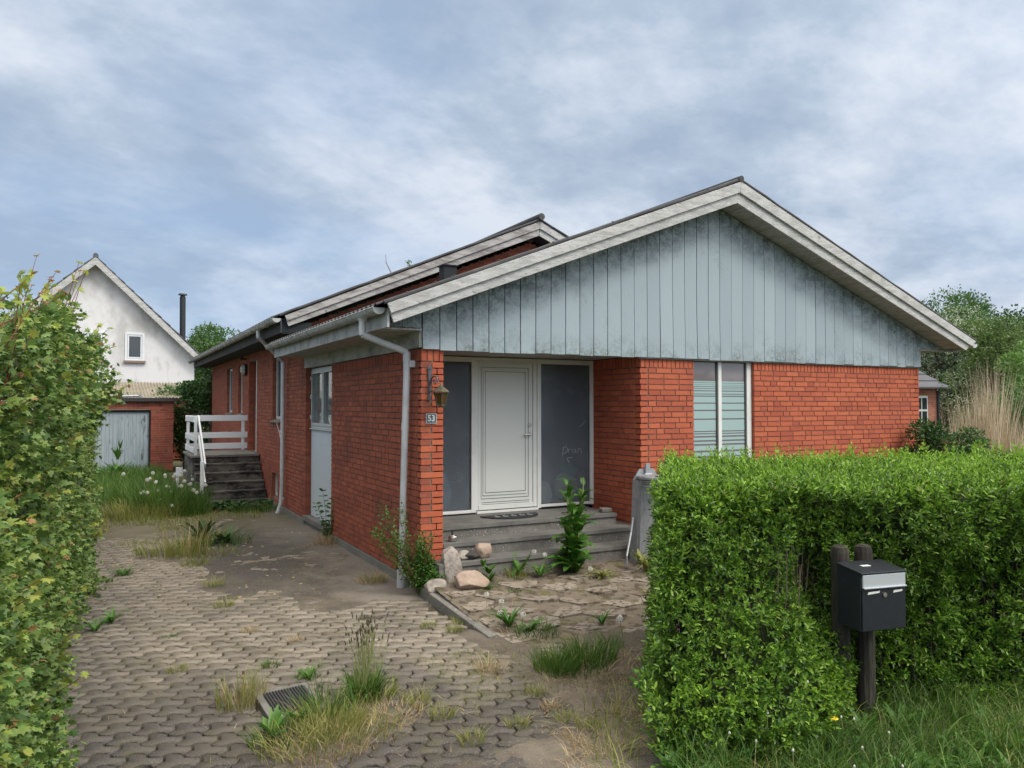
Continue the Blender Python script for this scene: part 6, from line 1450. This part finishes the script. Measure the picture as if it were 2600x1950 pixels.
for i, (x, y, h, k, lb) in enumerate(small):
    z = DZ if not (x > 0 and y > -1.7) else yard_z(x, y) + .0; m_ = {'y': 'grass_y', 'g': 'grass', 's': 'straw'}[k]
    pp = [('blade', tuft(x, y, z, .05 + h * .35, h, 90, .0045, .9), MT[m_])]
    if k == 'g' and i % 2: pp.append(('leaf', rosette(x, y, z, 12, h * 1.3 + .04, .022, .5, 200 + i, .9), MT['weed']))
    plant('grass_tuft', lb, 'grass tuft', x, y, z, pp, 'small grass tufts in the paving')
# litter of dry blades, moss and leaf bits
n = 5200; P = np.stack([rng.uniform(-3.1, 1.4, n), rng.uniform(-4.2, 4.5, n), np.full(n, 0.)], 1); P[:2600, 0] = rng.uniform(-.9, 1.1, 2600); P[:2600, 1] = rng.uniform(-4.2, -1.9, 2600)
den_ = np.array([fnoise(a, b_, 1.6, 12) for a, b_, c_ in P]) + .9 * np.exp(-((P[:, 0] + 1.6) / .6) ** 2 - ((P[:, 1] + 2.9) / .5) ** 2) + .7 * np.exp(-((P[:, 0] - .4) / .7) ** 2 - ((P[:, 1] + 2.9) / .8) ** 2)
P = P[(den_ > .18) & ~((P[:, 0] > -.1) & (P[:, 1] > -1.7))]; P[:, 2] = -.098; n = len(P)
v_ = blades(P, rng.uniform(.006, .03, n), rng.normal(0, .045, (n, 2)), w=.0035, bend=1)
tag(mesh_np('dry_litter', v_[0], v_[1], MT['straw'], loc=(-1, -1, DZ)), 'scattered dry grass blades lying over the paving and soil', 'litter', kind='stuff')
n = 13000; P = np.stack([rng.uniform(-3.1, 1.6, n), rng.uniform(-4.3, 5, n), np.full(n, -.108)], 1); P[:4500, 0] = rng.uniform(-.8, 1.1, 4500); P[:4500, 1] = rng.uniform(-4.2, -1.9, 4500)
den_ = np.array([fnoise(a, b_, 1.1, 22) for a, b_, c_ in P]) + .5 * np.exp(-((P[:, 0] - .5) / .8) ** 2 - ((P[:, 1] + 2.9) / 1.0) ** 2) + .5 * np.exp(-((P[:, 0] + 1.7) / .7) ** 2 - ((P[:, 1] + 2.9) / .5) ** 2)
P = P[(den_ > .22) & ~((P[:, 0] > -.1) & (P[:, 1] > -1.7))]; n = len(P)
v_ = blades(P, rng.uniform(.02, .055, n), rng.normal(0, .02, (n, 2)), w=.0035, bend=.6)
tag(mesh_np('joint_grass', v_[0], v_[1], MT['grass_y'], loc=(-1, -1, DZ)), 'fine short grass sprouting from the paving joints', 'grass', kind='stuff')
n = 260; P = np.stack([rng.uniform(-2.9, -.1, n), rng.uniform(.4, 6.2, n), np.full(n, -.092)], 1); v_ = leaves(P, rng.normal(0, 1, (n, 3)) * (1, 1, .12), rng.uniform(.025, .06, n), 'oval', 2)
tag(mesh_np('fallen_leaf_litter', v_[0], v_[1], MT['straw'], loc=(-1, 3, DZ)), 'small dry fallen leaves scattered on the upper driveway', 'litter', kind='stuff')
# verge: long grass at the foot of the hedge in the right foreground
def verge_pts(n, l0, l1, fo, seed):
    g_ = np.random.default_rng(seed); l = g_.uniform(l0, l1, n); f = fo(l, g_.uniform(0, 1, n)); X = CAM.x + RD.x * l + GD.x * f; Y = CAM.y + RD.y * l + GD.y * f
    return np.stack([X, Y, np.full(n, -.12)], 1)
P = verge_pts(15000, .85, 5.2, lambda l, u_: 3.3 + .0 * l + u_ * (1.75 + .08 * l), 31); n = len(P)
hh = rng.uniform(.12, .36, n) * (1 + .5 * np.array([fnoise(a, b_, 1.5, 3) for a, b_, c_ in P]))
v_ = blades(P, hh, rng.normal(0, .10, (n, 2)) + (.02, -.03), w=rng.uniform(.004, .009, n), bend=.9, seg=4)
tag(mesh_np('verge_grass', v_[0], v_[1], MT['grass'], loc=(1.5, -5, -.1)), 'long lush grass verge below the mailbox in the right foreground', 'grass', kind='stuff')
P = verge_pts(4200, .30, 1.5, lambda l, u_: 3.3 + u_ * 1.7, 32); P = P[np.array([fnoise(a, b_, 2.6, 41) for a, b_, c_ in P]) > -.05]; n = len(P); v_ = blades(P, rng.uniform(.02, .12, n), rng.normal(0, .08, (n, 2)), w=.0045, bend=.9)
tag(mesh_np('verge_dry_grass', v_[0], v_[1], [MT['straw']], loc=(.3, -4.2, -.1)), 'mixed dry grass on the soil beside the hedge corner', 'grass', kind='stuff')
P = verge_pts(4200, .45, 5.2, lambda l, u_: 3.3 + .0 * l + u_ * (1.75 + .08 * l), 33); P = P[np.array([fnoise(a, b_, 1.8, 51) for a, b_, c_ in P]) > .0]; n = len(P); v_ = blades(P, rng.uniform(.10, .30, n), rng.normal(0, .11, (n, 2)), w=rng.uniform(.003, .007, n), bend=.9, seg=4)
tag(mesh_np('verge_pale_grass', v_[0], v_[1], MT['grass_y'], loc=(1.5, -5, -.1)), 'paler yellowish blades mixed through the grass verge', 'grass', kind='stuff')
gsheet = sheet('verge_soil', .3, 4.5, -7.0, -3.4, .15, lambda x, y: -.118 + .012 * fnoise(x, y, 2, 3), MT['ground'], keep=lambda x, y: (x - .55) * .88 - (y + 4.2) * .47 > .25)
vw = []
for i in range(34):
    l, f = .75 + 2.5 * random.random(), 3.7 + 1.0 * random.random(); x, y = lf(l, f); vw.append(rosette(x, y, -.11, 13, .20, .05, .45, 300 + i, 1.3, .35))
v_ = cat_(*vw); tag(mesh_np('verge_weeds', v_[0], v_[1], MT['weed'], loc=(1, -5, -.1)), 'low leafy weeds mixed into the verge grass', 'weeds', kind='stuff')
# dandelion stalks without fluff along the hedge foot, and the one yellow flower
def bare(label, l, f, h, lean, yellow=False, group=None):
    x, y = lf(l, f); T = thing('dandelion', label, 'dandelion', (x, y, -.11), group); b = MB(); b.tube([(x, y, -.11), (x + lean[0] * .3, y + lean[1] * .3, -.11 + h * .5), (x + lean[0], y + lean[1], -.11 + h)], [.0035, .003, .0026], 5); b.build('stalk', MT['stem'], T)
    b = MB(); c = (x + lean[0], y + lean[1], -.11 + h)
    if yellow: b.lathe(c, [(.004, -.004), (.022, .004), (.024, .008), (.012, .014)], 12)
    else: b.lathe(c, [(.003, -.006), (.006, 0), (.005, .006), (.002, .010)], 8)
    b.build('petals' if yellow else 'seed_button', MT['yellowfl' if yellow else 'seedhead'], T); return T
bare('single yellow dandelion flower in the verge left of the mailbox posts', 1.80, 4.35, .20, (0, 0), True)
for i in range(16):
    l = 1.0 + 1.0 * random.random(); f = 3.75 + .8 * random.random()
    bare('pale bare dandelion stalk with a small button head in the verge before the hedge', l, f, random.uniform(.12, .32), (random.gauss(0, .04), random.gauss(0, .03)), False, 'bare dandelion stalks in the verge')
bare('tallest bare dandelion stalk leaning right before the hedge', 1.62, 4.35, .40, (.05, 0)); bare('tall thin bare stalk standing against the left part of the hedge', .98, 4.55, .55, (-.02, 0))
